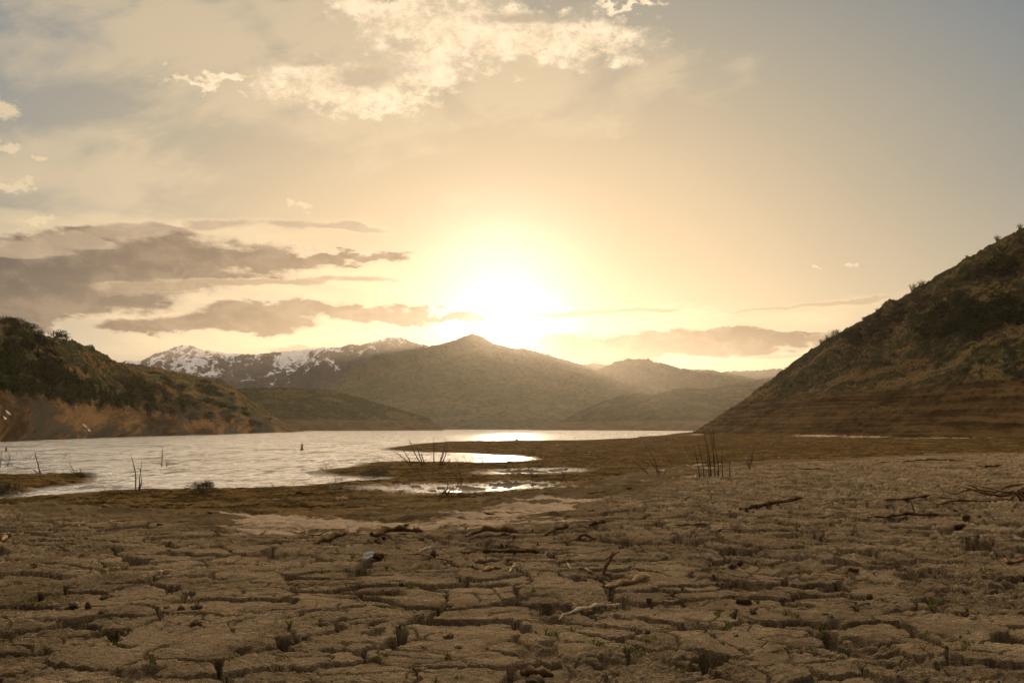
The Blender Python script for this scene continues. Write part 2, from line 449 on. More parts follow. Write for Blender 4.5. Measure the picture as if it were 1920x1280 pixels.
# ---------------------------------------------------------------- materials
def new_mat(name):
    m = bpy.data.materials.new(name); m.use_nodes = True
    nt = m.node_tree; nt.nodes.clear()
    q = G(nt)
    b = q.node('ShaderNodeBsdfPrincipled'); o = q.node('ShaderNodeOutputMaterial')
    nt.links.new(b.outputs[0], o.inputs[0])
    return m, q, b
def obj_co(q): return E(q, q.node('ShaderNodeTexCoord').outputs['Object'])
def attr(q, n): return E(q, q.node('ShaderNodeAttribute', attribute_name=n).outputs['Fac'])
def vmul(q, v, k): return q.v('MULTIPLY', v, k)
def bump(q, b, h, dist, strength=1.0, nrm=None):
    n = q.node('ShaderNodeBump'); q.put(n.inputs['Height'], h); q.put(n.inputs['Distance'], dist); q.put(n.inputs['Strength'], strength)
    q.nt.links.new(n.outputs[0], b.inputs['Normal'])

# ground
MG, q, b = new_mat("ground_soil")
co = obj_co(q)
bench_a, sand_a, moss_a, wet_a = attr(q, 'bench'), attr(q, 'sand'), attr(q, 'moss'), attr(q, 'wet')
n1 = q.noise(co, 2.2, 6, 0.6); n2 = q.noise(co, 22, 5, 0.7); n3 = q.noise(co, 0.35, 5, 0.6); n4 = q.noise(co, 110, 3, 0.7)
mud = q.mix(q.sm(n1 * 0.6 + q.noise(co, 0.7, 4, 0.6) * 0.4, 0.38, 0.62), (0.150, 0.112, 0.066), (0.30, 0.230, 0.143))
mud = q.mix(q.sm(n2, 0.42, 0.72) * 0.5, mud, (0.44, 0.345, 0.22))
mud = q.mix(q.sm(n4, 0.52, 0.66) * 0.6, mud, (0.11, 0.078, 0.042))
pl = q.noise(vmul(q, co, (0.35, 1.0, 1.0)), 1.1, 6, 0.68)
pl2 = q.noise(vmul(q, co, (0.5, 1.0, 1.0)), 6.0, 5, 0.7)
plain_c = q.mix(q.sm(pl, 0.43, 0.58), (0.024, 0.016, 0.005), (0.155, 0.100, 0.038))
plain_c = q.mix(q.sm(pl2, 0.46, 0.70) * 0.7, plain_c, (0.17, 0.12, 0.062))
plain_c = q.mix(q.sm(n3, 0.45, 0.70) * moss_a, plain_c, (0.050, 0.036, 0.012))
sand_c = q.mix(q.sm(n2, 0.35, 0.7), (0.44, 0.34, 0.23), (0.58, 0.46, 0.32))
c = q.mix(bench_a, plain_c, mud)
c = q.mix(q.sm(sand_a + (pl - 0.5) * 1.3 + (pl2 - 0.5) * 0.9, 0.35, 0.75), c, sand_c)
c = q.mix(wet_a * 0.6, c, (0.035, 0.026, 0.014))
q.put(b.inputs['Base Color'], c)
q.put(b.inputs['Roughness'], q.m('SUBTRACT', 0.95, wet_a * 0.62))
q.put(b.inputs['Specular IOR Level'], wet_a * 0.5)
hb = n2 * 0.5 + n4 * 0.6
bump(q, b, hb + q.noise(co, 55, 3, 0.7) * 0.5, 0.024, 1.0)

# hill soil: bare drawdown band low down, scrub above
def hill_mat(name, bare, bare2, veg, veg2, dry, line=11.0, scale=1.0, snow=None, diag=False):
    m, q, b = new_mat(name)
    co = obj_co(q)
    x, y, z = q.sep(co)
    nA = q.noise(co, 0.05 * scale, 7, 0.62); nB = q.noise(co, 0.30 * scale, 6, 0.68); nC = q.noise(co, 1.3 * scale, 5, 0.7)
    strand = q.noise(q.xyz(x * 0.012, y * 0.012, z * 1.15 + nA * 2.0), 1.0, 5, 0.7)
    down = q.noise(q.xyz(x * 0.16 * scale, y * 0.10 * scale, z * 0.03), 1.0, 6, 0.65, 0.5)
    if diag:
        strand = q.noise(q.xyz((x + z * 1.3 + nB * 2.0) * 0.085, (z - x) * 0.012, y * 0.008), 1.0, 7, 0.62)
        rock = q.sm(q.noise(q.xyz((x + z * 1.3) * 0.05, (z - x) * 0.02, y * 0.01), 1.0, 8, 0.75), 0.50, 0.54)
        down = q.noise(q.xyz((x + z * 1.3 + nC * 1.0) * 0.40, (z - x) * 0.03, y * 0.02), 1.0, 5, 0.7)
    cb = q.mix(q.sm(strand * 0.55 + down * 0.45, 0.42, 0.57), bare, bare2)
    if diag: cb = q.mix(rock * 0.8, cb, (0.085, 0.085, 0.062))
    cb = q.mix(q.sm(nC, 0.5, 0.72) * 0.55, cb, tuple(v * 0.35 for v in bare))
    cv = q.mix(q.sm(nB * 0.6 + nC * 0.4, 0.44, 0.56), veg, veg2)
    cv = q.mix(q.sm(nA + (nB - 0.5) * 0.7, 0.50, 0.58) * 0.85, cv, dry)
    cv = q.mix(q.sm(nC, 0.48, 0.62) * 0.75, cv, tuple(v * 0.4 for v in veg))
    f = q.sm(z + (nB - 0.5) * 7.0 + (down - 0.5) * 5.0, line - 1.2, line + 1.2)
    c = q.mix(f, cb, cv)
    if snow is not None:
        zlo, zhi, ks = snow
        gul = q.noise(q.xyz((x + z * 0.8) * 0.0058, y * 0.0013, (z - x * 0.6) * 0.0022), 1.0, 9, 0.68, 0.6)
        sp = q.noise(co, 0.020, 7, 0.75)
        f = q.sm(gul * 0.75 + sp * 0.35 + (q.sm(z, zlo, zhi) - 0.5) * 0.16, 0.590 - ks, 0.615 - ks)
        c = q.mix(f * 0.9, c, (0.72, 0.76, 0.86))
    if snow is None and scale > 0.3:
        nS = q.noise(co, 3.4 * scale, 3, 0.7)
        c = q.mix(q.sm(nS, 0.62, 0.70) * 0.5, c, (0.30, 0.22, 0.14))
        c = q.mix(q.sm(nS, 0.40, 0.33) * 0.6, c, (0.025, 0.022, 0.014))
    q.put(b.inputs['Base Color'], c); b.inputs['Roughness'].default_value = 0.95
    b.inputs['Specular IOR Level'].default_value = 0.0
    bump(q, b, nC * 0.5 + nB * 0.8, min(0.9 / scale, 3.0), 0.8 if scale > 0.1 else 0.4)
    return m
M_left = hill_mat("scrub_hill_soil", (0.07, 0.044, 0.021), (0.29, 0.175, 0.082), (0.058, 0.064, 0.026), (0.12, 0.108, 0.048), (0.25, 0.145, 0.062), diag=True, line=13.5)
M_right = hill_mat("bare_hill_soil", (0.042, 0.027, 0.011), (0.13, 0.084, 0.037), (0.036, 0.036, 0.015), (0.105, 0.090, 0.042), (0.20, 0.138, 0.064), line=12.5, scale=1.4)
M_mid = hill_mat("far_hill_soil", (0.085, 0.062, 0.034), (0.150, 0.112, 0.064), (0.036, 0.040, 0.016), (0.078, 0.074, 0.034), (0.125, 0.098, 0.050), line=13.0, scale=0.4)
M_mtn = hill_mat("mountain_rock", (0.06, 0.055, 0.045), (0.08, 0.07, 0.055), (0.055, 0.055, 0.050), (0.085, 0.08, 0.070), (0.10, 0.09, 0.075), line=-50, scale=0.06, snow=(200, 650, -0.012))
M_mtn_s = hill_mat("snowy_mountain_rock", (0.06, 0.055, 0.05), (0.08, 0.07, 0.06), (0.055, 0.055, 0.055), (0.085, 0.08, 0.075), (0.10, 0.09, 0.08), line=-50, scale=0.06, snow=(80, 600, -0.006))
M_mtn_b = hill_mat("wooded_mountain_slope", (0.08, 0.08, 0.045), (0.09, 0.085, 0.05), (0.085, 0.085, 0.048), (0.105, 0.100, 0.058), (0.125, 0.110, 0.066), line=-50, scale=0.05)

# ---------------------------------------------------------------- ground sheet
def rr(a, b, k):
    n = max(2, int(round(math.log(b / a) / k))); return list(a * (b / a) ** (np.arange(n) / n))
rad = rr(0.8, 3.2, 0.02) + rr(3.2, 7.0, 0.0015) + rr(7.0, 12.0, 0.0026) + rr(12, 45, 0.0052) + rr(45, 320, 0.0065) + rr(320, 9300, 0.06) + [9300]
rad = np.array(rad)
fa = np.linspace(-31.5, 31.5, 1260)
ang = np.concatenate([np.linspace(-88, -32, 90), fa, np.linspace(32, 88, 90)])
Rg, Ag = np.meshgrid(rad, np.radians(ang), indexing='ij')
X = (Rg * np.sin(Ag)).ravel(); Y = (Rg * np.cos(Ag)).ravel()
Z, bench_m, land_m, s_m, wet_m, lz_m, sb_m = ground_h(X, Y)
Z = np.where(np.hypot(X, Y) > 700, np.minimum(Z, -2.5), Z)
me = new_mesh("ground", np.stack([X, Y, Z], 1), grid_faces(len(rad), len(ang)), MG)
tanx = X / np.maximum(Y, 0.1)
brk = sstep(fbm(X * 0.7, Y * 0.9, 5, 555, 0.65), -0.35 + 0.5 * sstep(tanx, 0.0, 0.1), 0.15 + 0.35 * sstep(tanx, 0.0, 0.1))
sand = brk * np.exp(-((s_m - 1.4) / 0.9) ** 2) * sstep(s_m, 0.15, 0.7) * sstep(tanx, -0.34, -0.27) * (1 - sstep(tanx, 0.19, 0.24))
# pale silt by the pools and at the foot of the right-hand hill
for (cx_, cy_, w_, h_) in ((1080, 918, 70, 4), (1150, 919, 60, 3), (1560, 832, 90, 2.2), (1830, 838, 150, 1.8), (1650, 835, 90, 1.2), (1330, 822, 60, 1.0), (1250, 890, 90, 3), (1420, 868, 60, 2)):
    x0, y0 = on_z(cx_, cy_, 0.3); x1, _ = on_z(cx_ + w_, cy_, 0.3); _, y1 = on_z(cx_, cy_ - h_, 0.3)
    sand = np.maximum(sand, np.exp(-((X - x0) / (x1 - x0)) ** 2 - ((Y - y0) / (y1 - y0)) ** 2) * 0.8 * (1 - bench_m))
wetness = np.clip(1 - np.abs(lz_m) / 0.05, 0, 1) * (s_m > 6) + wet_m * 0.5 * (s_m > 6)
wetness = np.where(lz_m < 0, (s_m > 6) * 1.0, wetness)
bcol = np.maximum(bench_m, 0.55 * (1 - sstep(s_m + fbm(X * 0.25, Y * 0.7, 5, 611, 0.62) * 24, 2, 26)) * (lz_m > 0.05))
fattr(me, 'bench', bcol); fattr(me, 'sand', sand); fattr(me, 'moss', (1 - bench_m) * 0.9); fattr(me, 'wet', np.clip(wetness, 0, 1))
link("ground", me, kind='structure')

# ---------------------------------------------------------------- water
MW, q, b = new_mat("lake_water")
co = obj_co(q)
b.inputs['Base Color'].default_value = (0.10, 0.095, 0.075, 1)
b.inputs['Roughness'].default_value = 0.07
b.inputs['IOR'].default_value = 1.6
w1 = q.noise(vmul(q, co, (0.55, 1.0, 1)), 0.7, 3, 0.6, 0.3)
w2 = q.noise(vmul(q, co, (0.7, 1.0, 1)), 3.4, 3, 0.6, 0.2)
w3 = q.noise(co, 0.05, 4, 0.55)
calm = q.sm(w3, 0.38, 0.62, 0.35, 1.0)
w0 = q.noise(vmul(q, co, (0.5, 1.0, 1)), 0.30, 4, 0.65, 0.8)
w4 = q.sm(q.noise(vmul(q, co, (0.45, 1.0, 1)), 1.3, 5, 0.7, 0.5), 0.50, 0.78)
bump(q, b, (w1 * 1.3 + w2 * 0.6 + w0 * 1.2 + w4 * 1.6) * calm, 0.26, 1.0)
gb = q.node('ShaderNodeBsdfGlossy'); gb.inputs['Color'].default_value = (0.96, 0.95, 0.92, 1); gb.inputs['Roughness'].default_value = 0.17
mx = q.node('ShaderNodeMixShader')
fk = q.noise(vmul(q, co, (0.9, 0.30, 1)), 1.0, 6, 0.72, 0.3); fk2 = q.noise(vmul(q, co, (0.16, 0.06, 1)), 1.0, 4, 0.6, 0.3)
q.put(mx.inputs[0], 0.86 - q.sm(fk + (fk2 - 0.5) * 0.5, 0.48, 0.64) * 0.80)
q.nt.links.new(b.inputs['Normal'].links[0].from_socket, gb.inputs['Normal'])
q.nt.links.new(b.outputs[0], mx.inputs[1]); q.nt.links.new(gb.outputs[0], mx.inputs[2])
om = [n for n in q.nt.nodes if n.type == 'OUTPUT_MATERIAL'][0]
q.nt.links.new(mx.outputs[0], om.inputs[0])
rw = np.array([6.0] + rr(10, 9250, 0.05) + [9250]); aw = np.linspace(-88, 88, 120)
Rw, Aw = np.meshgrid(rw, np.radians(aw), indexing='ij')
me = new_mesh("water", np.stack([(Rw * np.sin(Aw)).ravel(), (Rw * np.cos(Aw)).ravel(), np.zeros(Rw.size)], 1), grid_faces(len(rw), len(aw)), MW)
link("water", me, kind='structure')

# ---------------------------------------------------------------- hills and mountains
HILLS = {}
def hill(name, crest, base, mat, nc=300, nr=120, rough=0.05, gully=0.06, prof=0.85, seed=1, back=0.5, crest_rough=0.0, feat=40.0, fn=None, shear=0.0):
    """crest: (px, py, distance); base: (px, distance, z). Builds the near face, the crest and the far side at true size."""
    cpx = np.array([p[0] for p in crest], float)
    u = np.linspace(cpx[0], cpx[-1], nc)
    cy = np.interp(u, cpx, [p[1] for p in crest]); cd = np.interp(u, cpx, [p[2] for p in crest])
    bp = np.array([p[0] for p in base], float)
    bd = np.interp(u, bp, [p[1] for p in base]); bz = np.interp(u, bp, [p[2] for p in base])
    k = max(3, nc // 60) | 1
    def smooth(a):
        pad = np.concatenate([np.full(k // 2, a[0]), a, np.full(k // 2, a[-1])]); return np.convolve(pad, np.ones(k) / k, 'valid')
    cy = smooth(cy); cd = smooth(cd)
    aa = (u - 960.0) / FPX; bb = (640.0 - cy) / FPX
    yy = cP - bb * sP; tanb = aa / yy; slope = (sP + bb * cP) / yy
    bb0 = (640.0 - 802.0) / FPX; tan0 = aa / (cP - bb0 * sP)
    cz = CAM_Z + slope * cd
    nf = int(nr * 0.8)
    v = np.concatenate([np.linspace(0, 1, nf), 1 + np.linspace(0, 1, nr - nf + 1)[1:]])
    V, U = np.meshgrid(v, np.arange(nc), indexing='ij')
    vf = np.clip(V, 0, 1); vb = np.clip(V - 1, 0, 1)
    dist = bd[U] + (cd[U] - bd[U]) * vf + vb * (cd[U] - bd[U]) * (1 + back)
    tb = tan0[U] + (tanb[U] - tan0[U]) * vf
    x = tb * dist; y = dist
    H = cz[U] - bz[U]
    z = bz[U] + H * (vf ** prof) * (1 - 0.9 * vb ** 1.2)
    Hs = max(1.0, float(np.max(cz) - np.min(bz)))
    w = vf * (1 - sstep(vf, 0.86, 1.0)) + 0.9 * vb
    w = w * np.clip(H / (Hs * 0.35), 0, 1)
    gx = x + shear * z + 0.35 * feat * fbm(x / feat * 0.6, y / feat * 0.6, 3, seed + 50)
    gl = ridged(gx / feat, y / (feat * 3.2), 5, seed + 3, 0.55) - 0.62
    z = z + w * Hs * (gully * gl + rough * fbm(x / feat, y / feat, 5, seed))
    fade = sstep(np.clip(H, 0, 1e9), 0, Hs * 0.1)
    z = z + crest_rough * fbm(x / (feat * 0.12), y / (feat * 0.12), 5, seed + 9, 0.68) * np.clip(vf * 3, 0, 1) * fade
    if fn is not None: z = fn(x, y, z, vf)
    me = new_mesh(name, np.stack([x.ravel(), y.ravel(), z.ravel()], 1), grid_faces(nr, nc), mat)
    o = link(name, me, kind='structure')
    HILLS[name] = (u, v, x, y, z)
    return o
def terrace(x, y, z, vf):
    # strand lines left by the falling lake, below its full level
    t = z / 1.15 + 0.35 * fbm(x * 0.03, y * 0.03, 3, 900)
    fr = t - np.floor(t)
    st = (np.floor(t) + sstep(fr, 0.45, 0.9) - t) * 0.42 * sstep(fbm(x * 0.05, y * 0.02, 3, 901), -0.5, 0.3)
    k = (1 - sstep(z, 9.0, 13.0)) * sstep(z, 0.2, 1.5)
    return z + st * k

# snowy range, farthest
hill("snowy_mountain", [(60, 740, 7448), (150, 706, 7448), (225, 679, 7296), (262, 677, 7220), (290, 664, 7220), (320, 653, 7220), (345, 647, 7144), (362, 648, 7144), (380, 656, 7144), (405, 658, 7144),
    (432, 663, 7144), (480, 664, 7068), (520, 660, 6992), (570, 655, 6992), (608, 652, 6916), (640, 650, 6840), (700, 655, 6840), (820, 690, 6840)],
    [(60, 5320, 0), (820, 4940, 0)], M_mtn_s, 420, 200, 0.10, 0.20, 0.9, 11, feat=420, crest_rough=10)
hill("snowy_peak", [(470, 770, 6004), (520, 725, 6004), (560, 690, 6004), (600, 660, 6004), (632, 653, 6004), (658, 645, 5928), (672, 648, 5928), (700, 640, 5852), (725, 633, 5776), (737, 631, 5776), (748, 632, 5776), (770, 640, 5700), (790, 646, 5700),
    (812, 650, 5624), (850, 660, 5624), (920, 690, 5624)], [(470, 4256, 0), (920, 4256, 0)], M_mtn, 300, 170, 0.09, 0.18, 0.9, 23, feat=360, crest_rough=8)
hill("central_mountain", [(560, 806, 4712), (620, 730, 4712), (700, 680, 4712), (760, 660, 4712), (800, 651, 4712), (845, 641, 4636), (868, 631, 4636), (886, 626, 4560), (898, 629, 4560), (930, 646, 4560),
    (960, 653, 4560), (985, 654, 4560), (1030, 666, 4560), (1080, 681, 4560), (1120, 694, 4560), (1180, 712, 4560), (1300, 760, 4560)],
    [(560, 2508, 0), (960, 2280, 0), (1300, 2508, 0)], M_mtn_b, 520, 240, 0.08, 0.24, 0.9, 37, feat=340, crest_rough=7)
hill("distant_ridge", [(1040, 720, 6232), (1082, 686, 6232), (1110, 680, 6232), (1138, 683, 6232), (1200, 690, 6308), (1290, 692, 6308), (1335, 694, 6308), (1352, 697, 6308), (1380, 695, 6308), (1420, 695, 6308), (1450, 691, 6308), (1470, 692, 6308), (1500, 700, 6308), (1600, 715, 6308)],
    [(1040, 4864, 0), (1600, 4864, 0)], M_mtn, 300, 110, 0.08, 0.15, 0.9, 41, feat=350, crest_rough=9)
hill("wooded_ridge", [(930, 800, 3952), (985, 768, 3952), (1040, 737, 3952), (1100, 706, 3952), (1134, 686, 3952), (1158, 677, 3952), (1185, 672, 3952), (1212, 674, 3952), (1240, 681, 3952), (1275, 690, 4028), (1305, 696, 4028), (1330, 693, 4104), (1352, 697, 4104), (1400, 707, 4180), (1480, 730, 4180), (1560, 745, 4180)],
    [(930, 2736, 0), (1560, 2736, 0)], M_mtn_b, 320, 120, 0.07, 0.14, 0.9, 43, feat=250, crest_rough=9)
# middle distance
hill("right_back_hill", [(1240, 770, 2900), (1290, 742, 2900), (1320, 730, 2900), (1360, 722, 2900), (1400, 716, 2900), (1450, 706, 2900), (1500, 698, 2900), (1620, 690, 2900)],
    [(1240, 2300, 0), (1620, 2300, 0)], M_mid, 200, 90, 0.08, 0.13, 0.9, 53, feat=120, crest_rough=3)
hill("pale_headland", [(1020, 806.5, 2500), (1060, 784, 2500), (1095, 767, 2500), (1130, 752, 2500), (1165, 741, 2500), (1190, 737, 2500), (1215, 739, 2500), (1260, 752, 2500), (1330, 775, 2500)],
    [(1020, 2100, -1), (1330, 2100, -1)], M_mid, 200, 90, 0.08, 0.10, 0.9, 57, feat=110, crest_rough=3)
hill("right_headland", [(985, 806.8, 1700), (1010, 801, 1700), (1050, 789, 1720), (1100, 773, 1750), (1140, 765, 1780), (1180, 755, 1800), (1215, 745, 1800), (1245, 735, 1800), (1270, 728, 1800), (1300, 727, 1800), (1330, 731, 1800),
    (1360, 735, 1800), (1400, 737, 1800), (1440, 733, 1800), (1520, 728, 1800), (1600, 730, 1800)], [(985, 1600, -1), (1130, 1350, -1), (1300, 1150, -1), (1600, 1150, -1)],
    M_mid, 360, 130, 0.08, 0.14, 0.8, 61, feat=75, crest_rough=2.0)
hill("left_headland", [(380, 745, 1500), (430, 731, 1500), (470, 727, 1500), (520, 726, 1500), (570, 727.5, 1500), (610, 730, 1500), (640, 735, 1500), (670, 744, 1480), (710, 756, 1460), (750, 767, 1440), (790, 779, 1420), (812, 788, 1400), (825, 798, 1380), (832, 807.2, 1360)],
    [(380, 1050, -1), (560, 1130, -1), (832, 1340, -1)], M_mid, 360, 120, 0.07, 0.13, 0.75, 67, feat=65, crest_rough=1.6)
hill("left_spur", [(120, 690, 820), (180, 682, 820), (225, 680, 820), (262, 683, 830), (300, 690, 840), (340, 699, 850), (380, 707, 860), (412, 711, 860), (424, 716, 860), (440, 728, 860), (460, 742, 870), (482, 758, 880), (505, 775, 890), (530, 790, 900), (556, 803, 900), (570, 809.5, 900)],
    [(120, 560, -1), (300, 600, -1), (450, 680, -1), (570, 860, -1)], M_left, 420, 150, 0.05, 0.10, 0.8, 71, feat=45, crest_rough=1.2)
hill("left_hill", [(-420, 470, 430), (-250, 520, 420), (-120, 565, 410), (-40, 590, 400), (0, 601, 400), (30, 604, 400), (62, 620, 405), (84, 632, 410), (112, 634, 420), (140, 641, 430), (168, 651, 440), (190, 662, 450), (215, 676, 460),
    (240, 688, 470), (270, 703, 480), (310, 722, 500), (350, 742, 520), (400, 761, 560), (450, 778, 620), (490, 790, 690), (520, 800, 760), (545, 808, 820), (560, 811.5, 830)],
    [(-420, 235, -1), (0, 243, -1), (120, 300, -1), (250, 385, -1), (400, 500, -1), (500, 680, -1), (560, 800, -1)], M_left, 620, 240, 0.05, 0.10, 0.72, 73, feat=20, crest_rough=1.5, shear=1.2)
# the big slope on the right
hill("right_hill", [(1268, 823, 330), (1290, 815, 330), (1320, 797, 330), (1350, 778, 330), (1380, 760, 330), (1410, 739, 330), (1440, 717, 328), (1466, 697, 326), (1490, 676, 325), (1520, 655, 322), (1550, 636, 320), (1580, 622, 318), (1620, 600, 315), (1650, 580, 312), (1685, 563, 310),
    (1715, 543, 308), (1750, 521, 305), (1790, 497, 302), (1830, 474, 300), (1870, 452, 298), (1920, 426, 295), (2000, 384, 292), (2160, 300, 285), (2400, 210, 280)],
    [(1268, 318, -0.4), (1330, 262, 0.6), (1450, 220, 1.0), (1700, 190, 1.6), (1920, 176, 2.0), (2400, 160, 2.4)], M_right, 760, 330, 0.05, 0.09, 0.95, 83, feat=22, crest_rough=0.8, fn=terrace)
hill("right_spur", [(1500, 812, 205), (1560, 796, 208), (1600, 780, 212), (1640, 758, 218), (1680, 733, 224), (1710, 715, 228), (1750, 690, 232), (1790, 664, 236), (1830, 642, 238), (1870, 624, 240), (1920, 598, 240), (2000, 560, 240), (2200, 470, 240), (2400, 400, 240)],
    [(1500, 200, 0.6), (1560, 185, 0.8), (1700, 165, 1.4), (1920, 150, 1.8), (2400, 140, 2.0)], M_right, 460, 240, 0.06, 0.12, 0.9, 91, feat=14, crest_rough=0.9, fn=terrace)

# ---------------------------------------------------------------- placing and small-mesh helpers
rng = random.Random(4)
NR = np.random.RandomState(11)
def proj(x, y, z):
    zz = z - CAM_Z
    d = y * cP + zz * sP; v = -y * sP + zz * cP
    return 960 + FPX * x / d, 640 - FPX * v / d
def gz(x, y):
    z = ground_h(np.array([float(x)]), np.array([float(y)]))[0]
    return float(z[0])
def on_ground(px, py):
    a, s = ray(px, py)
    ys = np.exp(np.linspace(math.log(2.5), math.log(330), 900))
    h = ground_h(a * ys, ys)[0]
    below = np.nonzero(CAM_Z + s * ys <= h)[0]
    i = below[0] if len(below) else len(ys) - 1
    return a * ys[i], ys[i], float(h[i])
_HP = {}
def on_hill(name, px, py):
    if name not in _HP:
        u, v, x, y, z = HILLS[name]
        k = v <= 1.0
        X_, Y_, Z_ = x[k], y[k], z[k]
        _HP[name] = (X_, Y_, Z_, *proj(X_, Y_, Z_))
    X_, Y_, Z_, PX, PY = _HP[name]
    i = np.unravel_index(np.argmin((PX - px) ** 2 + (PY - py) ** 2), PX.shape)
    return float(X_[i]), float(Y_[i]), float(Z_[i])

class MB:
    """collects faces for one mesh"""
    def __init__(s): s.v = []; s.f = []
    def tube(s, pts, rad, sides=7, rough=0.0, cap=True):
        base = len(s.v); n = len(pts)
        pts = [Vector(p) for p in pts]
        up = Vector((0.13, 0.21, 1))
        for i, p in enumerate(pts):
            t = (pts[min(i + 1, n - 1)] - pts[max(i - 1, 0)]).normalized()
            a = t.cross(up)
            if a.length < 1e-3: a = t.cross(Vector((1, 0, 0)))
            a.normalize(); b = t.cross(a)
            for k in range(sides):
                w = 2 * math.pi * k / sides
                q = rad[i] * (1 + rng.uniform(-rough, rough))
                s.v.append(tuple(p + a * math.cos(w) * q + b * math.sin(w) * q))
        for i in range(n - 1):
            for k in range(sides):
                s.f.append((base + i * sides + k, base + i * sides + (k + 1) % sides, base + (i + 1) * sides + (k + 1) % sides, base + (i + 1) * sides + k))
        if cap:
            for e in (0, n - 1):
                c = len(s.v); s.v.append(tuple(pts[e]))
                for k in range(sides):
                    s.f.append((base + e * sides + k, base + e * sides + (k + 1) % sides, c))
    def leaf(s, p, d, w, l):
        """one thin pointed blade"""
        p = Vector(p); d = Vector(d).normalized()
        a = d.cross(Vector((rng.uniform(-1, 1), rng.uniform(-1, 1), rng.uniform(-1, 1))))
        if a.length < 1e-4: a = Vector((1, 0, 0))
        a.normalize()
        b = len(s.v)
        s.v += [tuple(p - a * w * 0.5), tuple(p + a * w * 0.5), tuple(p + d * l * 0.6 + a * w * 0.35), tuple(p + d * l)]
        s.f += [(b, b + 1, b + 2), (b, b + 2, b + 3)]
    def build(s, name, mat, parent=None, smooth=True, **tags):
        me = bpy.data.meshes.new(name); me.from_pydata(s.v, [], s.f); me.materials.append(mat)
        me.polygons.foreach_set('use_smooth', [smooth] * len(me.polygons))
        me.update()
        return link(name, me, parent, **tags)
def thing(name, loc, label, cat, group=None, rz=0.0, sc=1.0):
    o = bpy.data.objects.new(name, None); COL.objects.link(o)
    o.location = loc; o.rotation_euler = (0, 0, rz); o.scale = (sc, sc, sc)
    o.empty_display_size = 0.2
    o['label'] = label; o['category'] = cat
    if group: o['group'] = group
    return o
def copy_tree(o, parent=None):
    c = o.copy(); COL.objects.link(c)
    if parent is not None: c.parent = parent
    for ch in list(o.children): copy_tree(ch, c)
    return c

def simple_mat(name, c1, c2, scale, stretch=(1, 1, 1), rough=0.9, bmp=0.3, spec=0.0, transl=0.0):
    m, q, b = new_mat(name)
    co = vmul(q, obj_co(q), stretch)
    n = q.noise(co, scale, 5, 0.65); n2 = q.noise(co, scale * 5, 3, 0.6)
    q.put(b.inputs['Base Color'], q.mix(q.sm(n * 0.6 + n2 * 0.4, 0.36, 0.64), c1, c2))
    b.inputs['Roughness'].default_value = rough; b.inputs['Specular IOR Level'].default_value = spec
    bump(q, b, n2 + n, bmp / scale, 0.8)
    return m
W_dark = simple_mat("dark_driftwood", (0.08, 0.050, 0.028), (0.19, 0.125, 0.070), 14, (1, 1, 1))
W_red = simple_mat("red_brown_driftwood", (0.15, 0.088, 0.048), (0.28, 0.175, 0.10), 18)
W_pale = simple_mat("bleached_driftwood", (0.30, 0.24, 0.17), (0.55, 0.47, 0.35), 30)
W_tan = simple_mat("tan_driftwood", (0.22, 0.14, 0.078), (0.40, 0.275, 0.155), 26)
W_stem = simple_mat("dead_stem_bark", (0.055, 0.038, 0.022), (0.12, 0.082, 0.048), 5)
M_clod = simple_mat("dark_mud_clod", (0.20, 0.145, 0.088), (0.32, 0.235, 0.145), 20, bmp=0.6)
M_clodl = simple_mat("dry_mud_clod", (0.27, 0.20, 0.12), (0.36, 0.27, 0.17), 20, bmp=0.6)
M_stone = simple_mat("pale_stone", (0.46, 0.40, 0.32), (0.66, 0.60, 0.50), 30)
M_grass = simple_mat("green_sprout", (0.10, 0.16, 0.02), (0.26, 0.26, 0.045), 30, rough=0.6, bmp=0.0)
M_dry = simple_mat("dry_sprout", (0.26, 0.13, 0.05), (0.42, 0.26, 0.10), 30, rough=0.7, bmp=0.0)
M_conif = simple_mat("conifer_needles", (0.050, 0.070, 0.018), (0.15, 0.16, 0.045), 0.9, rough=0.7, bmp=0.0)
M_bush = simple_mat("scrub_leaves", (0.060, 0.066, 0.026), (0.145, 0.135, 0.062), 1.2, rough=0.8, bmp=0.0)
M_bush2 = simple_mat("grey_brown_twigs", (0.10, 0.080, 0.048), (0.21, 0.165, 0.105), 1.2, rough=0.85, bmp=0.0)
M_sage = simple_mat("sagebrush_leaves", (0.085, 0.090, 0.062), (0.17, 0.165, 0.115), 1.5, rough=0.85, bmp=0.0)
M_straw = simple_mat("dry_straw", (0.40, 0.27, 0.13), (0.66, 0.47, 0.24), 2.0, rough=0.8, bmp=0.0)
M_bark = simple_mat("conifer_bark", (0.05, 0.03, 0.018), (0.10, 0.06, 0.035), 3)
M_snow = simple_mat("old_snow", (0.80, 0.81, 0.84), (0.86, 0.87, 0.90), 0.8, rough=0.6, bmp=0.05)
M_cloth = simple_mat("pale_weathered_plastic", (0.42, 0.43, 0.45), (0.62, 0.61, 0.58), 25, rough=0.55)
M_buoyw = simple_mat("weathered_white_paint", (0.30, 0.27, 0.22), (0.46, 0.42, 0.34), 6, rough=0.5, bmp=0.02)
M_buoyo = simple_mat("weathered_orange_paint", (0.26, 0.075, 0.02), (0.38, 0.13, 0.035), 6, rough=0.5, bmp=0.02)
M_steel = simple_mat("dark_wet_steel", (0.03, 0.025, 0.02), (0.07, 0.055, 0.04), 6, rough=0.5, bmp=0.02)

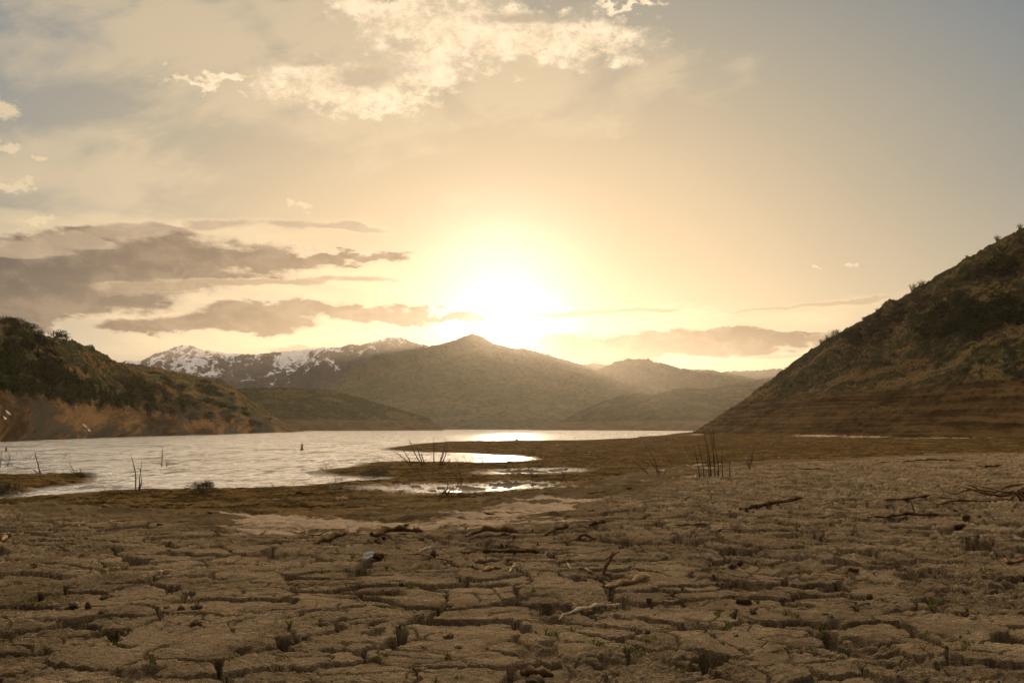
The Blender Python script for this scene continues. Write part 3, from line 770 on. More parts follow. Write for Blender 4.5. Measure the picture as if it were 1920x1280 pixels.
# ---------------------------------------------------------------- driftwood
def stick(pix, rad_px, mat, label, cat='driftwood', name='driftwood_stick', group=None, lift=0.6, bow=0.0, sides=8, twigs=(), rough=0.10, n=9):
    """pix: photograph points it passes over on the mud; rad_px: half thickness there"""
    P = [on_ground(*p) for p in pix]
    w0 = Vector(P[0])
    ys = sum(p[1] for p in P) / len(P); k = ys / FPX
    pts = []; rad = []
    m = len(P) - 1
    lin = []
    for i in range(n):
        t = i / (n - 1) * m; j = min(int(t), m - 1)
        q = Vector(P[j]).lerp(Vector(P[j + 1]), t - j); lin.append(gz(q.x, q.y) - q.z)
    up_ = max(-0.02, sorted(lin)[int(n * .7)])
    for i in range(n):
        t = i / (n - 1) * m; j = min(int(t), m - 1); f = t - j
        q = Vector(P[j]).lerp(Vector(P[j + 1]), f)
        r_ = rad_px[0] + (rad_px[1] - rad_px[0]) * i / (n - 1)
        r_ *= k * (0.85 + 0.3 * math.sin(i * 2.1 + len(label)))
        q.z = q.z + up_ + r_ * lift + bow * k * math.sin(math.pi * i / (n - 1))
        q.y += rng.uniform(-1, 1) * r_ * 0.3; q.z += rng.uniform(-0.15, 0.15) * r_
        pts.append(q - w0); rad.append(max(r_, 0.0012) * (0.45 if i in (0, n - 1) else 1))
    mb = MB(); mb.tube(pts, rad, sides, rough)
    for (t, dx_, dz_, l_) in twigs:
        i = int(t * (n - 1)); r_ = rad[i] * 0.35
        a = pts[i]; d = Vector((dx_, rng.uniform(-0.3, 0.3), dz_)) * (l_ * k)
        mb.tube([a, a + d * 0.5 + Vector((0, 0, l_ * k * 0.06)), a + d], [r_ * 1.3, r_, r_ * 0.4], 5, 0.1)
    return mb.build(name, mat, label=label, category=cat, **({'group': group} if group else {})), w0
def put(o_w0):
    o, w0 = o_w0; o.location = w0; return o

put(stick([(1048, 1164), (1078, 1150), (1112, 1146), (1162, 1137)], (5, 4), W_pale, "bleached grey stick lying across a wide mud plate, its dark broken end towards the left", twigs=[(0.85, 0.5, 0.7, 12)], lift=0.9, n=11))
put(stick([(1134, 1106), (1160, 1100), (1190, 1095), (1218, 1086)], (5, 8), W_tan, "thick orange tan piece of driftwood resting on the rim of a long crack", name='driftwood_piece', lift=1.0))
put(stick([(588, 1023), (618, 1016), (652, 1006)], (3.5, 7), W_dark, "short dark brown log tilted up at its right end below the pale sand strip", name='driftwood_log', lift=1.2, bow=2))
put(stick([(697, 1018), (716, 1010), (735, 1003), (770, 1001), (792, 1004)], (8, 4), W_dark, "dark bent branch with a forked rotten left end and a reddish arm", name='driftwood_branch', lift=1.3, bow=4, twigs=[(0.1, 0.8, -0.1, 28), (0.25, -0.2, 0.8, 8), (0.8, 0.3, 0.8, 12)], n=11))
put(stick([(873, 1015), (905, 1008), (935, 1004), (972, 1008)], (5, 7), W_red, "arched reddish brown log lying just below the sand strip in the middle", name='driftwood_log', lift=1.2, bow=4))
put(stick([(866, 1040), (920, 1037), (970, 1037), (1012, 1039)], (3.5, 5.5), W_dark, "long straight dark log half sunk in mud right of the upright dark clod", name='driftwood_log', lift=0.7, n=12))
put(stick([(890, 1056), (918, 1054), (962, 1053)], (6, 5), M_clodl, "mud grey log with two short thorny twigs standing on it", name='driftwood_log', lift=0.5, twigs=[(0.4, 0.1, 1, 12), (0.75, 0.25, 1, 15)]))
put(stick([(906, 1071), (925, 1067), (940, 1066)], (5, 3), W_tan, "small split tan chip of wood in front of the thorny grey log", name='wood_chip'))
put(stick([(1018, 1006), (1040, 1001), (1066, 995)], (2, 6), W_dark, "short dark wedge of wood pointing right at the end of the sand strip", name='driftwood_piece', lift=1.2))
put(stick([(1105, 990), (1120, 987), (1137, 983)], (3, 5), W_dark, "dark chunk of wood at the bend of the bank under the sand streaks", name='driftwood_piece', lift=1.2))
put(stick([(1080, 1015), (1095, 1010), (1118, 1016)], (3, 4), W_red, "arched reddish root in the crumbled mud left of centre right", name='driftwood_root', lift=1.2, bow=4))
f1 = thing('forked_stick', on_ground(1130, 1076), "brown forked stick standing out of the mud behind the tan driftwood", 'stick')
k = f1.location.y / FPX
mb = MB(); mb.tube([(0, 0, -0.02), (5 * k, 0, 12 * k), (14 * k, 0, 24 * k), (20 * k, 0, 40 * k)], [4 * k, 3.4 * k, 3 * k, 2.2 * k], 7, 0.15); mb.build('stem', W_red, f1)
mb = MB(); mb.tube([(14 * k, 0, 24 * k), (20 * k, 0.01, 33 * k), (32 * k, 0.02, 41 * k)], [2.4 * k, 2.4 * k, 1.6 * k], 6, 0.15); mb.build('fork', W_red, f1)
mb = MB(); mb.tube([(18 * k, 0, 34 * k), (9 * k, -0.01, 28 * k), (4 * k, -0.02, 26 * k)], [1.8 * k, 1.6 * k, 1.0 * k], 6, 0.15); mb.build('fork', W_red, f1)
put(stick([(1366, 962), (1400, 955), (1440, 948), (1505, 937)], (3, 5), W_dark, "long dark brown log lying on the rough bank right of the sandy gap", name='driftwood_log', lift=0.9, n=13, twigs=[(0.2, -0.5, 0.2, 14)]))
put(stick([(1625, 978), (1660, 972), (1700, 968), (1762, 971)], (2.2, 4.5), W_dark, "long thin curved stick with one upright twig below the root tangle", lift=1.0, n=13, twigs=[(0.75, -0.3, 1, 26)]))
put(stick([(1655, 938), (1700, 938), (1745, 936)], (1.5, 3), W_dark, "straight dark stick left of the root tangle", lift=0.8))
put(stick([(1757, 948), (1790, 944), (1830, 941)], (3.5, 3), W_red, "reddish stick in front of the root tangle", lift=0.9))
put(stick([(1540, 949), (1560, 946), (1562, 948)], (1.5, 1.2), W_tan, "thin crooked pale root behind the long dark log's right end", lift=1.0, bow=3))
put(stick([(1884, 1052), (1892, 1060), (1925, 1054)], (3, 4), W_red, "curled brown root at the right edge of the picture", name='driftwood_root', lift=1.1))
put(stick([(978, 1266), (1000, 1262), (1038, 1270)], (9, 8), W_dark, "fat rotten slab of wood at the bottom beside a black crack", name='driftwood_piece', lift=0.6))
put(stick([(2, 1016), (12, 1011), (22, 1006)], (3.5, 5.5), W_tan, "bright tan stub of wood at the left edge", name='driftwood_piece', lift=1.0))
put(stick([(293, 1083), (299, 1079), (305, 1075)], (1.6, 2.2), W_pale, "tiny white stick on the mud plates on the left", name='twig', lift=1.0))
put(stick([(206, 978), (222, 977), (238, 977)], (1.6, 2.4), W_tan, "flat tan stick at the foot of the left bank", name='twig'))
put(stick([(574, 1007), (600, 1005), (616, 998)], (1.1, 1.3), W_dark, "thin dark hooked twig on the left end of the sand strip", name='twig', lift=2))
put(stick([(488, 1004), (494, 1001), (499, 997)], (1.0, 1.3), W_dark, "small slanting dark twig on the sand strip", name='twig', lift=2))
put(stick([(760, 1040), (790, 1041), (815, 1050), (850, 1054)], (1.2, 1.6), W_red, "long thin reddish twig curving below the upright dark clod", name='twig', lift=1.5, n=12))
put(stick([(784, 1037), (796, 1034), (806, 1029)], (1.4, 2.2), W_pale, "short pale twig leaning on the upright dark clod", name='twig', lift=1.5))
put(stick([(1005, 1052), (1018, 1047), (1034, 1033)], (0.9, 1.1), W_tan, "thin forked straw twig right of the thorny log", name='twig', lift=2))
put(stick([(1312, 1010), (1330, 1003), (1352, 995), (1390, 998)], (1.0, 1.3), W_red, "very long thin bent twig on the crumbly mud in the middle of the right half", name='twig', lift=1.5, n=12))
put(stick([(1265, 989), (1290, 986), (1330, 986)], (1.6, 2.2), W_red, "red brown twig with a pale tip on the bank shoulder", name='twig', lift=1.2))
put(stick([(1095, 1070), (1105, 1074), (1112, 1078)], (3, 3), W_tan, "stubby tan twig beside the green sprouts behind the tan driftwood", name='twig'))
put(stick([(1063, 1057), (1066, 1064), (1072, 1070)], (2.2, 1.4), W_pale, "small bleached knot of twigs left of the forked stick", name='twig', lift=1.5, twigs=[(0.2, -0.3, 0.6, 8), (0.6, 0.6, 0.3, 7)]))
put(stick([(956, 1075), (961, 1068), (966, 1060)], (2.5, 1.2), W_pale, "grey splintered twig right of the split tan chip", name='twig', lift=2, twigs=[(0.3, 0.5, 0.4, 10), (0.5, -0.4, 0.4, 9)]))
put(stick([(1640, 868), (1655, 866), (1690, 864)], (1.5, 1.5), W_pale, "white stub of wood on the far edge of the right bank", name='driftwood_piece'))
put(stick([(1695, 866), (1740, 863), (1806, 864)], (1.3, 1.8), W_dark, "long dark pole lying along the far edge of the right bank", name='driftwood_pole', lift=1.3, n=13))
put(stick([(1830, 873), (1850, 877), (1875, 875)], (1.3, 3), W_dark, "short dark log on the right bank behind the root tangle", name='driftwood_log', lift=1.0))
put(stick([(1497, 880), (1520, 881), (1545, 880)], (1.5, 1.8), W_red, "reddish stick on the far left part of the right bank", name='driftwood_stick', lift=1.0))
put(stick([(458, 1206), (490, 1214), (520, 1228), (545, 1241)], (1.2, 1.2), W_red, "thin brown root arching over a dark crack near the bottom", name='twig', lift=3, bow=6, n=12))

# the uprooted tangle on the right
tx, ty, tz = on_ground(1868, 936)
t0 = thing('root_tangle', (tx, ty, tz), "big uprooted tangle of brown roots and branches heaped on the right bank", 'driftwood')
k = ty / FPX
for (x0, z0, x1, z1, yo, r0, r1, mt) in ((-110, 6, 10, 4, -.15, 3.5, 5, W_red), (-60, 26, 30, 12, .05, 3, 5, W_red), (-30, 24, 60, 10, .1, 2.5, 4, W_tan), (-75, 10, -5, 20, -.05, 3, 3.5, W_red),
    (-20, 14, 70, 26, .15, 4, 5, W_red), (5, 4, 60, 22, -.1, 5, 3, W_dark), (-50, 30, -10, 8, .0, 2, 3, W_dark), (10, 26, 36, -14, -.25, 5, 3, W_dark), (22, 24, 34, -12, -.28, 4, 2.5, W_dark),
    (-10, 20, 20, 30, -.12, 4, 4, W_tan), (30, 20, 90, 14, .1, 6, 4, W_dark), (-90, 22, -40, 12, .12, 2, 2.5, W_dark), (0, 8, 90, 5, .0, 7, 6, W_dark)):
    mb = MB(); pts = []
    for i in range(8):
        t = i / 7
        pts.append(((x0 + (x1 - x0) * t) * k + rng.uniform(-1, 1) * 0.012, yo + rng.uniform(-1, 1) * 0.02 + 0.1 * math.sin(t * 3 + x0), (z0 + (z1 - z0) * t + 7 * math.sin(t * 3.1 + x0)) * k * 0.8))
    mb.tube(pts, [(r0 + (r1 - r0) * i / 7) * k * 0.55 * rng.uniform(0.8, 1.2) * (0.4 if i in (0, 7) else 1) for i in range(8)], 7, 0.15)
    mb.build('branch', mt, t0)

# ---------------------------------------------------------------- clods, stones, litter
def lump_mesh(seed, sub=3, rough=0.35, flat=0.75, freq=2.2, jag=0.25):
    bm = bmesh.new(); bmesh.ops.create_icosphere(bm, subdivisions=sub, radius=1.0)
    co = np.array([v.co[:] for v in bm.verts])
    n = fbm(co[:, 0] * freq + seed, co[:, 1] * freq + co[:, 2] * 1.7, 4, seed) * rough * 2 + fbm(co[:, 0] * 7, co[:, 2] * 7 + co[:, 1] * 5 + seed, 3, seed + 3) * jag
    for v, k_ in zip(bm.verts, n):
        v.co *= 1 + k_; v.co.z *= flat
    me = bpy.data.meshes.new('lump'); bm.to_mesh(me); bm.free()
    me.polygons.foreach_set('use_smooth', [True] * len(me.polygons))
    return me
CL = [lump_mesh(s, 3, 0.38, 0.7) for s in range(1, 8)]
def clod(px, py, wpx, hpx, mat, label, name='mud_clod', cat='clod', group=None, i=None, sink=0.25):
    x, y, z = on_ground(px, py); k = y / FPX
    me = CL[(i if i is not None else rng.randrange(7)) % 7].copy()
    me.materials.clear(); me.materials.append(mat)
    o = link(name, me, label=label, category=cat)
    if group: o['group'] = group
    wpx *= 0.75; h = hpx * k / 2.2
    o.scale = (wpx * k / 2.6, wpx * k / 2.6 * rng.uniform(0.7, 1.0), h); o.rotation_euler = (rng.uniform(-.3, .3), rng.uniform(-.3, .3), rng.uniform(0, 6))
    o.location = (x, y, z + h * (0.55 - sink * 1.4) * 0.6)
    return o
for px, py, w, h, lab in ((812, 1040, 17, 26, "upright dark pointed clod with a pale twig leaning on it"), (1395, 1132, 46, 34, "largest dark hairy clod in the right half, below the long row of mud ledges"),
    (1412, 1152, 20, 20, "small grey clod tucked under the large dark hairy one"), (1374, 1068, 28, 22, "rounded grey lump left of a black hole on the crumbly right half"), (1387, 1058, 22, 18, "dark clod above the rounded grey lump"),
    (1812, 975, 26, 26, "dark upright clod below the root tangle"), (1836, 972, 16, 16, "small dark clod right of the upright one below the root tangle"), (1800, 990, 34, 16, "low dark clod under the upright one"),
    (138, 1140, 24, 20, "dark block of mud left of a gaping hole on the left"), (165, 1142, 20, 30, "tall dark clod in the gaping hole on the left"), (190, 1158, 20, 16, "round dark clod at the right rim of the left hole"),
    (195, 1124, 30, 18, "flat dark chunk above the left hole"), (314, 1141, 24, 12, "flat dark bark-like chunk, left of a row of broken chunks"), (340, 1143, 22, 20, "upright broken brown chunk in the row on the left"),
    (368, 1142, 34, 20, "wide broken brown chunk in the row on the left"), (368, 1172, 34, 24, "hairy dark clod below the row of broken chunks"), (1214, 1187, 20, 18, "lone dark clod on a flat plate right of the bleached stick"),
    (1217, 1135, 16, 14, "pebble-like clod on the rim of the long crack"), (1096, 1090, 16, 10, "small dark clod left of the tan driftwood"), (840, 1196, 34, 16, "tuft-topped dark clod on a plate near the bottom centre"),
    (790, 1012, 22, 10, "low dark clod right of the bent branch"), (1630, 1122, 22, 18, "small brown clod on a ledge in the lower right"), (1600, 1072, 34, 16, "dark mound among the ledges in the right half"),
    (1495, 1069, 14, 14, "grey clod beside a black hole right of centre"), (1003, 1284, 60, 30, "black wet clod at the bottom edge beside the rotten slab"), (980, 996, 20, 7, "small dark lump on the right end of the sand strip")):
    clod(px, py, w, h, M_clodl if ('grey' in lab or 'pebble' in lab) else M_clod, lab)
for i in range(34):
    py = 985 + 290 * rng.random() ** 1.3; px = rng.uniform(5, 1915)
    if px > 1200: py = rng.uniform(900, 1270)
    if px < 1100: py = max(py, 1010)
    s = (py - 840) / 300.0
    clod(px, py, rng.uniform(6, 20) * s, rng.uniform(4, 11) * s, M_clodl, "small crumb of dried mud lying loose on the cracked bank", name='mud_crumb', cat='clod', group='loose crumbs of mud on the cracked bank', sink=0.35)
clod(1861, 1042, 12, 10, M_stone, "cream white stone beside a green sprout at the right edge", 'stone', 'stone', i=2)
clod(1868, 1046, 8, 7, M_clod, "dark pebble touching the cream white stone", 'stone', 'stone', i=3)
for px, py in ((462, 1024), (335, 1071), (367, 1071), (170, 1098), (718, 942), (736, 965), (715, 972), (1040, 948), (1046, 962), (1100, 901), (1425, 911), (1660, 888), (1105, 848), (1046, 835), (1284, 848), (865, 1029), (768, 1060), (660, 1036), (1398, 860), (1460, 858)):
    clod(px, py, 4.5, 3.5, M_stone, "small pale pebble catching the light on the ground", 'pebble', 'pebble', group='pale pebbles scattered over the shore')
# crumpled pale litter
x, y, z = on_ground(690, 1050); k = y / FPX
lt = thing('plastic_litter', (x, y, z), "crumpled pale grey scrap of plastic with a dark wad behind it, in the mud below the bent branch", 'litter')
bm = bmesh.new(); bmesh.ops.create_grid(bm, x_segments=14, y_segments=14, size=1.0)
for v in bm.verts:
    a, b_ = v.co.x, v.co.y
    r_ = 0.35 * math.sin(a * 3.1 + b_ * 2) + 0.25 * math.sin(b_ * 6.3 + a)
    v.co = Vector((a * 10 * k + r_ * 2 * k + b_ * 2 * k, b_ * 6 * k, (9 + b_ * 7 + a * 2.5 + r_ * 4.0) * k * 0.9))
me = bpy.data.meshes.new('sheet'); bm.to_mesh(me); bm.free(); me.materials.append(M_cloth)
sh = link('sheet', me, lt); sd_ = sh.modifiers.new('thickness', 'SOLIDIFY'); sd_.thickness = 0.0015
me = CL[4].copy(); me.materials.append(W_red); wd_ = link('wad', me, lt); wd_.location = (17 * k, 0.02, 5 * k); wd_.scale = (11 * k, 8 * k, 8 * k)

# ---------------------------------------------------------------- green sprouts on the mud
def tuft(n, h, spread, mat, seed):
    global rng
    keep = rng; rng = random.Random(seed); mb = MB()
    for i in range(n):
        a = rng.uniform(0, 6.28); t = rng.uniform(0.15, 1.1)
        mb.leaf((rng.uniform(-.3, .3) * spread, rng.uniform(-.3, .3) * spread, -0.003), (math.cos(a) * t, math.sin(a) * t, 1.0), h * 0.16, h * rng.uniform(0.5, 1.1))
    rng = keep
    me = bpy.data.meshes.new('sprout'); me.from_pydata(mb.v, [], mb.f); me.materials.append(mat); return me
TF = [tuft(12, 0.030, 0.035, M_grass, 1), tuft(18, 0.026, 0.06, M_grass, 2), tuft(8, 0.036, 0.02, M_grass, 3), tuft(12, 0.020, 0.045, M_dry, 4), tuft(5, 0.04, 0.02, M_dry, 5)]
spots = [(542, 1184), (752, 1192), (820, 1278), (860, 1272), (1012, 1150), (1090, 1152), (1214, 1206), (1175, 1238), (1544, 1184), (1560, 1250), (1525, 1222), (1570, 1226), (1495, 1158), (1845, 1040), (1905, 1074), (1680, 993),
         (1815, 1010), (1835, 985), (1905, 950), (75, 1134), (60, 1140), (110, 1122), (100, 1118), (1770, 1096), (1735, 1217), (1810, 1220), (1735, 1200), (1160, 1100), (660, 1046), (725, 1066), (1092, 1071), (1305, 1008), (1010, 1022), (350, 1012), (525, 1024),
         (1282, 1112), (1345, 1155), (1380, 1160), (1360, 1182), (1300, 1000), (975, 1208), (985, 1215), (1280, 1260), (1200, 1225), (1120, 1210), (1850, 1272), (1745, 1240), (1495, 1030), (1500, 1082), (1558, 1160), (1475, 1150), (930, 1168), (1030, 1190)]
for i in range(45): spots.append((rng.uniform(20, 1900), rng.uniform(1040, 1275)))
for i, (px, py) in enumerate(spots):
    x, y, z = on_ground(px, py)
    dry = rng.random() < 0.4 and i > 20
    o = link('grass_sprout', TF[3 + rng.randrange(2)] if dry else TF[rng.randrange(3)])
    o.location = (x, y, z); o.rotation_euler = (0, 0, rng.uniform(0, 6)); s_ = rng.uniform(0.8, 1.5) * (1.0 + max(0, y - 6) * 0.06); o.scale = (s_, s_, s_)
    o['label'] = "small withered brown sprout in a crack of the mud" if dry else "small green sprout growing out of the cracked mud"
    o['category'] = 'sprout'; o['group'] = 'withered sprouts on the mud' if dry else 'green sprouts on the mud'

# ---------------------------------------------------------------- drowned shrubs: bare stems
def stems(base, L, label, name='dead_shrub', water=False, thick=1.6, cat='dead shrub', twig=3):
    """L: (foot dx, top dx, top dy, bend) in photograph pixels from the base point"""
    x, y, z = (on_z(base[0], base[1], 0.0) + (-0.25,)) if water else on_ground(*base)
    k = y / FPX
    t = thing(name, (x, y, z), label, cat)
    for (fx, tx_, ty_, bd) in L:
        mb = MB(); dep = rng.uniform(-6, 6) * k
        pts = []; rad = []
        z0 = -0.08; zt = ty_ * k - (z if water else 0)
        for i in range(7):
            s = i / 6
            pts.append(((fx + (tx_ - fx) * s + bd * math.sin(math.pi * s)) * k + rng.uniform(-.4, .4) * k, dep + rng.uniform(-1, 1) * k, z0 + (zt - z0) * s))
            rad.append(k * thick * 0.62 * (1 - 0.65 * s))
        mb.tube(pts, rad, 6, 0.1)
        for q in range(twig):
            i = rng.randrange(2, 6); d = rng.choice((-1, 1)); l_ = rng.uniform(4, 12) * k
            p = Vector(pts[i]); mb.tube([p, p + Vector((d * l_ * 0.5, rng.uniform(-.3, .3) * l_, l_ * 0.8))], [rad[i] * 0.55, rad[i] * 0.2], 4)
        mb.build('stem', W_stem, t)
    return t
stems((257, 919), [(-2, -11, 62, 3), (3, 7, 54, 0), (4, 10, 26, 2)], "pair of tall bare stems leaning apart at the lake edge on the left", thick=2.0)
stems((300, 873), [(0, 2, 36, 1)], "single thin upright stem standing in the water behind the leaning pair", name='dead_sapling', water=True, cat='dead stem')
stems((308, 874), [(-3, 4, 8, 2), (0, -5, 5, 1), (4, 8, 9, -3), (6, 0, 6, 2)], "small low tangle of twigs in the water beside the single stem", name='twig_tangle', water=True, thick=1.2, cat='dead shrub')
stems((82, 886), [(0, -16, 40, -2)], "dark leaning stem in the water near the grassy islet", name='dead_sapling', water=True, thick=2.2, cat='dead stem')
stems((74, 886), [(0, 2, 5, 0), (0, -12, 6, 3)], "black waterlogged stump beside the leaning stem", name='sunken_stump', water=True, thick=3.0, cat='stump', twig=1)
stems((2, 874), [(0, 2, 30, 0), (0, 14, 3, 2), (-2, -6, 16, 0)], "upright stem with a low arm in the water at the left edge", water=True, thick=1.4)
stems((15, 872), [(0, 3, 24, 2), (0, -3, 9, 1), (11, -6, 18, 1)], "crossed thin stems in the water at the far left", water=True, thick=1.1)
stems((46, 860), [(0, 12, 14, 0), (3, 14, 12, 0)], "two faint parallel twigs slanting out of the far water on the left", water=True, thick=0.8, twig=0)
stems((114, 861), [(0, 14, 18, 0)], "thin twig slanting right out of the lake", name='dead_sapling', water=True, thick=1.0, twig=0, cat='dead stem')
stems((146, 891), [(0, -18, 27, -2), (-4, -14, 8, 0), (6, -1, 9, 0), (10, 2, 14, 0), (2, 16, 5, 0), (-8, -2, 5, 0), (4, 10, 6, 0)], "spray of thin stems on the tip of the islet", thick=1.3)
stems((518, 914), [(0, -14, 11, 0)], "short stick slanting out of the shore mud", name='dead_sapling', thick=1.6, twig=0, cat='dead stem')
stems((342, 920), [(0, 4, 8, 0), (0, -5, 3, 0)], "tiny bare sprig on the shore beside the round dry bush", name='dead_sprig', thick=1.4, twig=0)
stems((185, 921), [(0, 10, 5, 3), (2, 12, 1, 3)], "small hooped twig at the mouth of the narrow channel", name='dead_sprig', thick=1.5, twig=0)
stems((612, 881), [(0, -5, 14, 1), (12, 10, 6, 0), (-3, -12, 3, 0)], "little bare stems on the first grassy point", name='dead_shrub', thick=1.1)
stems((630, 904), [(0, -4, 12, 0), (8, 10, 9, 0), (-12, -16, 8, 0)], "wispy twigs by the narrow inlet", name='dead_shrub', thick=0.9)
stems((800, 873), [(-26, -50, 36, 2), (-8, -34, 50, -2), (-6, -20, 38, 0), (14, 13, 52, 0), (22, 34, 50, 4), (26, 38, 46, 4), (24, 30, 28, 0), (-30, -60, 26, 3), (-2, -10, 22, 0), (40, 44, 12, 0)],
      "wide clump of tall bare stems in front of the shining inlet", thick=2.0, twig=4)
stems((876, 866), [(0, -6, 9, 0), (10, 12, 10, 0), (28, 28, 38, 0), (30, 26, 12, 0), (-20, -18, 6, 0), (4, 8, 8, 0)], "thin stems right of the wide clump, against the inlet", thick=1.0)
stems((866, 908), [(0, -6, 26, 2), (-2, -10, 30, 4), (-4, -12, 10, 0)], "leaning dark stem on the plain behind the pools", thick=1.5)
stems((770, 900), [(0, -9, 11, 0), (2, -4, 8, 0)], "short slanting twigs on the plain under the wide clump", name='dead_sprig', thick=1.3, twig=0)
stems((830, 930), [(-12, 18, 20, 2), (0, 14, 12, 2), (4, 12, 8, 2), (-4, 8, 28, 6)], "low sprawling dead shrub at the edge of the shining pool", thick=1.8)
stems((1000, 862), [(-6, -12, 10, 0), (0, -2, 12, 0), (4, 10, 8, 0), (14, 14, 36, 0), (10, 6, 12, 0), (-16, -20, 6, 0)], "faint clump of stems on the near edge of the far spit", thick=1.0)
stems((1057, 905), [(0, 0, 52, -3), (-6, 4, 26, 2), (6, 0, 20, 0)], "slim bare stem on the plain between the two pools", thick=1.2)
stems((1000, 902), [(0, -20, 46, 2)], "long thin stem slanting left above the shining pool", name='dead_sapling', thick=1.2, cat='dead stem')
stems((1234, 890), [(0, -26, 58, 6), (2, -22, 34, 4), (-12, -48, 26, 2), (6, 2, 12, 0), (10, 12, 6, 0)], "curving bare shrub leaning left on the plain", thick=1.6)
stems((1335, 893), [(-22, -34, 62, 0), (-14, -26, 66, 3), (-6, -10, 62, 0), (0, -14, 84, 3), (4, -3, 76, 3), (8, 6, 90, -3), (12, -8, 96, 6), (18, 18, 54, 0), (32, 32, 36, 0), (-2, -4, 44, 0), (10, 14, 30, 0)],
      "tall clump of upright bare stems at the corner of the bank", thick=1.5, twig=3)
stems((1400, 880), [(0, 12, 34, 2), (4, 14, 52, 2), (8, 2, 20, 0)], "wispy bare stems right of the tall clump", thick=1.2)
stems((1448, 838), [(0, 3, 10, 0)], "short dark post-like stem at the foot of the big hill", name='dead_sapling', thick=1.6, cat='dead stem', twig=0)
stems((1622, 824), [(0, -2, 6, 0), (0, 10, 2, 0), (4, 4, 4, 0)], "small dark snag on the silt below the big hill", name='dead_sprig', thick=1.6)
stems((1772, 818), [(-6, -14, 22, 0), (-2, -4, 28, 0), (2, 10, 22, 0), (6, -4, 16, 0), (-8, -18, 10, 0), (4, 20, 12, 0), (0, 2, 20, 3)], "dark bare shrub at the foot of the near spur", thick=1.7, twig=4)
stems((1820, 818), [(-4, -12, 12, 0), (2, 8, 20, 0), (4, 16, 14, 0), (0, -2, 14, 0)], "second bare shrub right of the dark one below the near spur", thick=1.3, twig=3)
stems((1250, 826), [(0, 2, 7, 0), (-2, -5, 1, 0)], "tiny snag on the waterline left of the big hill", name='dead_sprig', thick=1.2, twig=0)
stems((1632, 793), [(-2, -4, 12, 0), (2, 8, 14, 0), (0, -10, 8, 0)], "grey snag half way down the near spur's foot", name='dead_shrub', thick=1.2)

# ---------------------------------------------------------------- bushes and mounds on the shore
def bush_mesh(n, w, h, lw, ll, mat, seed, twiggy=False, name='bush'):
    global rng
    keep = rng; rng = random.Random(seed); mb = MB()
    lobes = [(rng.uniform(-.36, .36) * w, rng.uniform(-.36, .36) * w, rng.uniform(.25, .65) * h, rng.uniform(.28, .52)) for _ in range(7)]
    for i in range(n):
        if twiggy:
            a = rng.uniform(0, 6.28); t = rng.uniform(0, .9)
            l_ = h * rng.uniform(.6, 1.05); d = Vector((math.cos(a) * t, math.sin(a) * t, 1)).normalized()
            p0 = Vector((rng.uniform(-.25, .25) * w, rng.uniform(-.25, .25) * w, 0)); p1 = p0 + d * l_ * 0.5 + Vector((rng.uniform(-1, 1), rng.uniform(-1, 1), 0)) * l_ * .08; p2 = p0 + d * l_
            mb.tube([p0, p1, p2], [lw, lw * .8, lw * .35], 3, cap=False)
            for q in range(3):
                s = rng.uniform(.35, .95); p = p1.lerp(p2, s)
                mb.tube([p, p + Vector((rng.uniform(-1, 1), rng.uniform(-1, 1), rng.uniform(.2, 1))) * l_ * .25], [lw * .5, lw * .2], 3, cap=False)
        else:
            lx, ly, lz_, lr = rng.choice(lobes)
            d = Vector((rng.gauss(0, 1), rng.gauss(0, 1), rng.gauss(0, 1) * .8)).normalized()
            r_ = lr * w * (rng.random() ** .35)
            p = Vector((lx, ly, max(.02, lz_))) + Vector((d.x * r_, d.y * r_, d.z * r_ * h / w))
            if p.z < 0: p.z = rng.uniform(0, .2) * h
            dd = d + Vector((rng.uniform(-.8, .8), rng.uniform(-.8, .8), rng.uniform(-.2, .9)))
            mb.leaf(p, dd, lw, ll * rng.uniform(.6, 1.3))
    rng = keep
    me = bpy.data.meshes.new(name); me.from_pydata(mb.v, [], mb.f); me.materials.append(mat)
    return me
def one(name, me, loc, label, cat, group=None, s=1.0, rz=None):
    o = link(name, me, label=label, category=cat)
    if group: o['group'] = group
    o.location = loc; o.scale = (s, s, s) if not isinstance(s, tuple) else s
    o.rotation_euler = (0, 0, rng.uniform(0, 6.28) if rz is None else rz)
    return o
B_dry = bush_mesh(1500, 1.0, 0.62, 0.02, 0.16, M_bush2, 5)
one('dry_bush', B_dry, on_ground(376, 924), "round dry brown bush sitting on the shore right of the leaning pair of stems", 'bush', s=0.95)
one('dry_bush', B_dry, on_ground(702, 893), "low dark mound of dry growth at the head of the narrow inlet", 'bush', s=(2.4, 1.4, 0.9))
one('dry_bush', B_dry, on_ground(150, 893), "low mat of dark growth under the spray of stems on the islet", 'bush', s=(2.2, 1.3, 0.45))
one('dry_bush', B_dry, on_ground(6, 928), "black clump of growth at the left edge by the narrow channel", 'bush', s=(2.2, 1.3, 0.9))
o = clod(969, 826, 12, 8, M_clod, "dark boulder-like stump on the far spit against the sun glint", 'stump', 'stump', i=1, sink=0.1)
clod(1208, 827, 10, 4, M_clod, "low dark rock on the waterline of the far spit", 'rock', 'rock', i=5, sink=0.2)
for px, py, w, h in ((228, 925, 14, 7), (200, 950, 30, 5), (560, 925, 26, 4), (640, 935, 40, 4), (400, 960, 40, 5), (760, 985, 36, 5), (890, 932, 24, 5), (1180, 918, 18, 6), (1110, 872, 12, 7), 
                     (300, 985, 26, 6), (340, 965, 26, 4), (130, 955, 20, 5), (480, 945, 30, 4), (1000, 945, 30, 4), (920, 965, 40, 4)):
    clod(px, py, w, h, M_clod, "low dark hummock of mud and weed on the shore plain", 'mud_hummock', 'hummock', group='dark hummocks on the shore plain', sink=0.3)

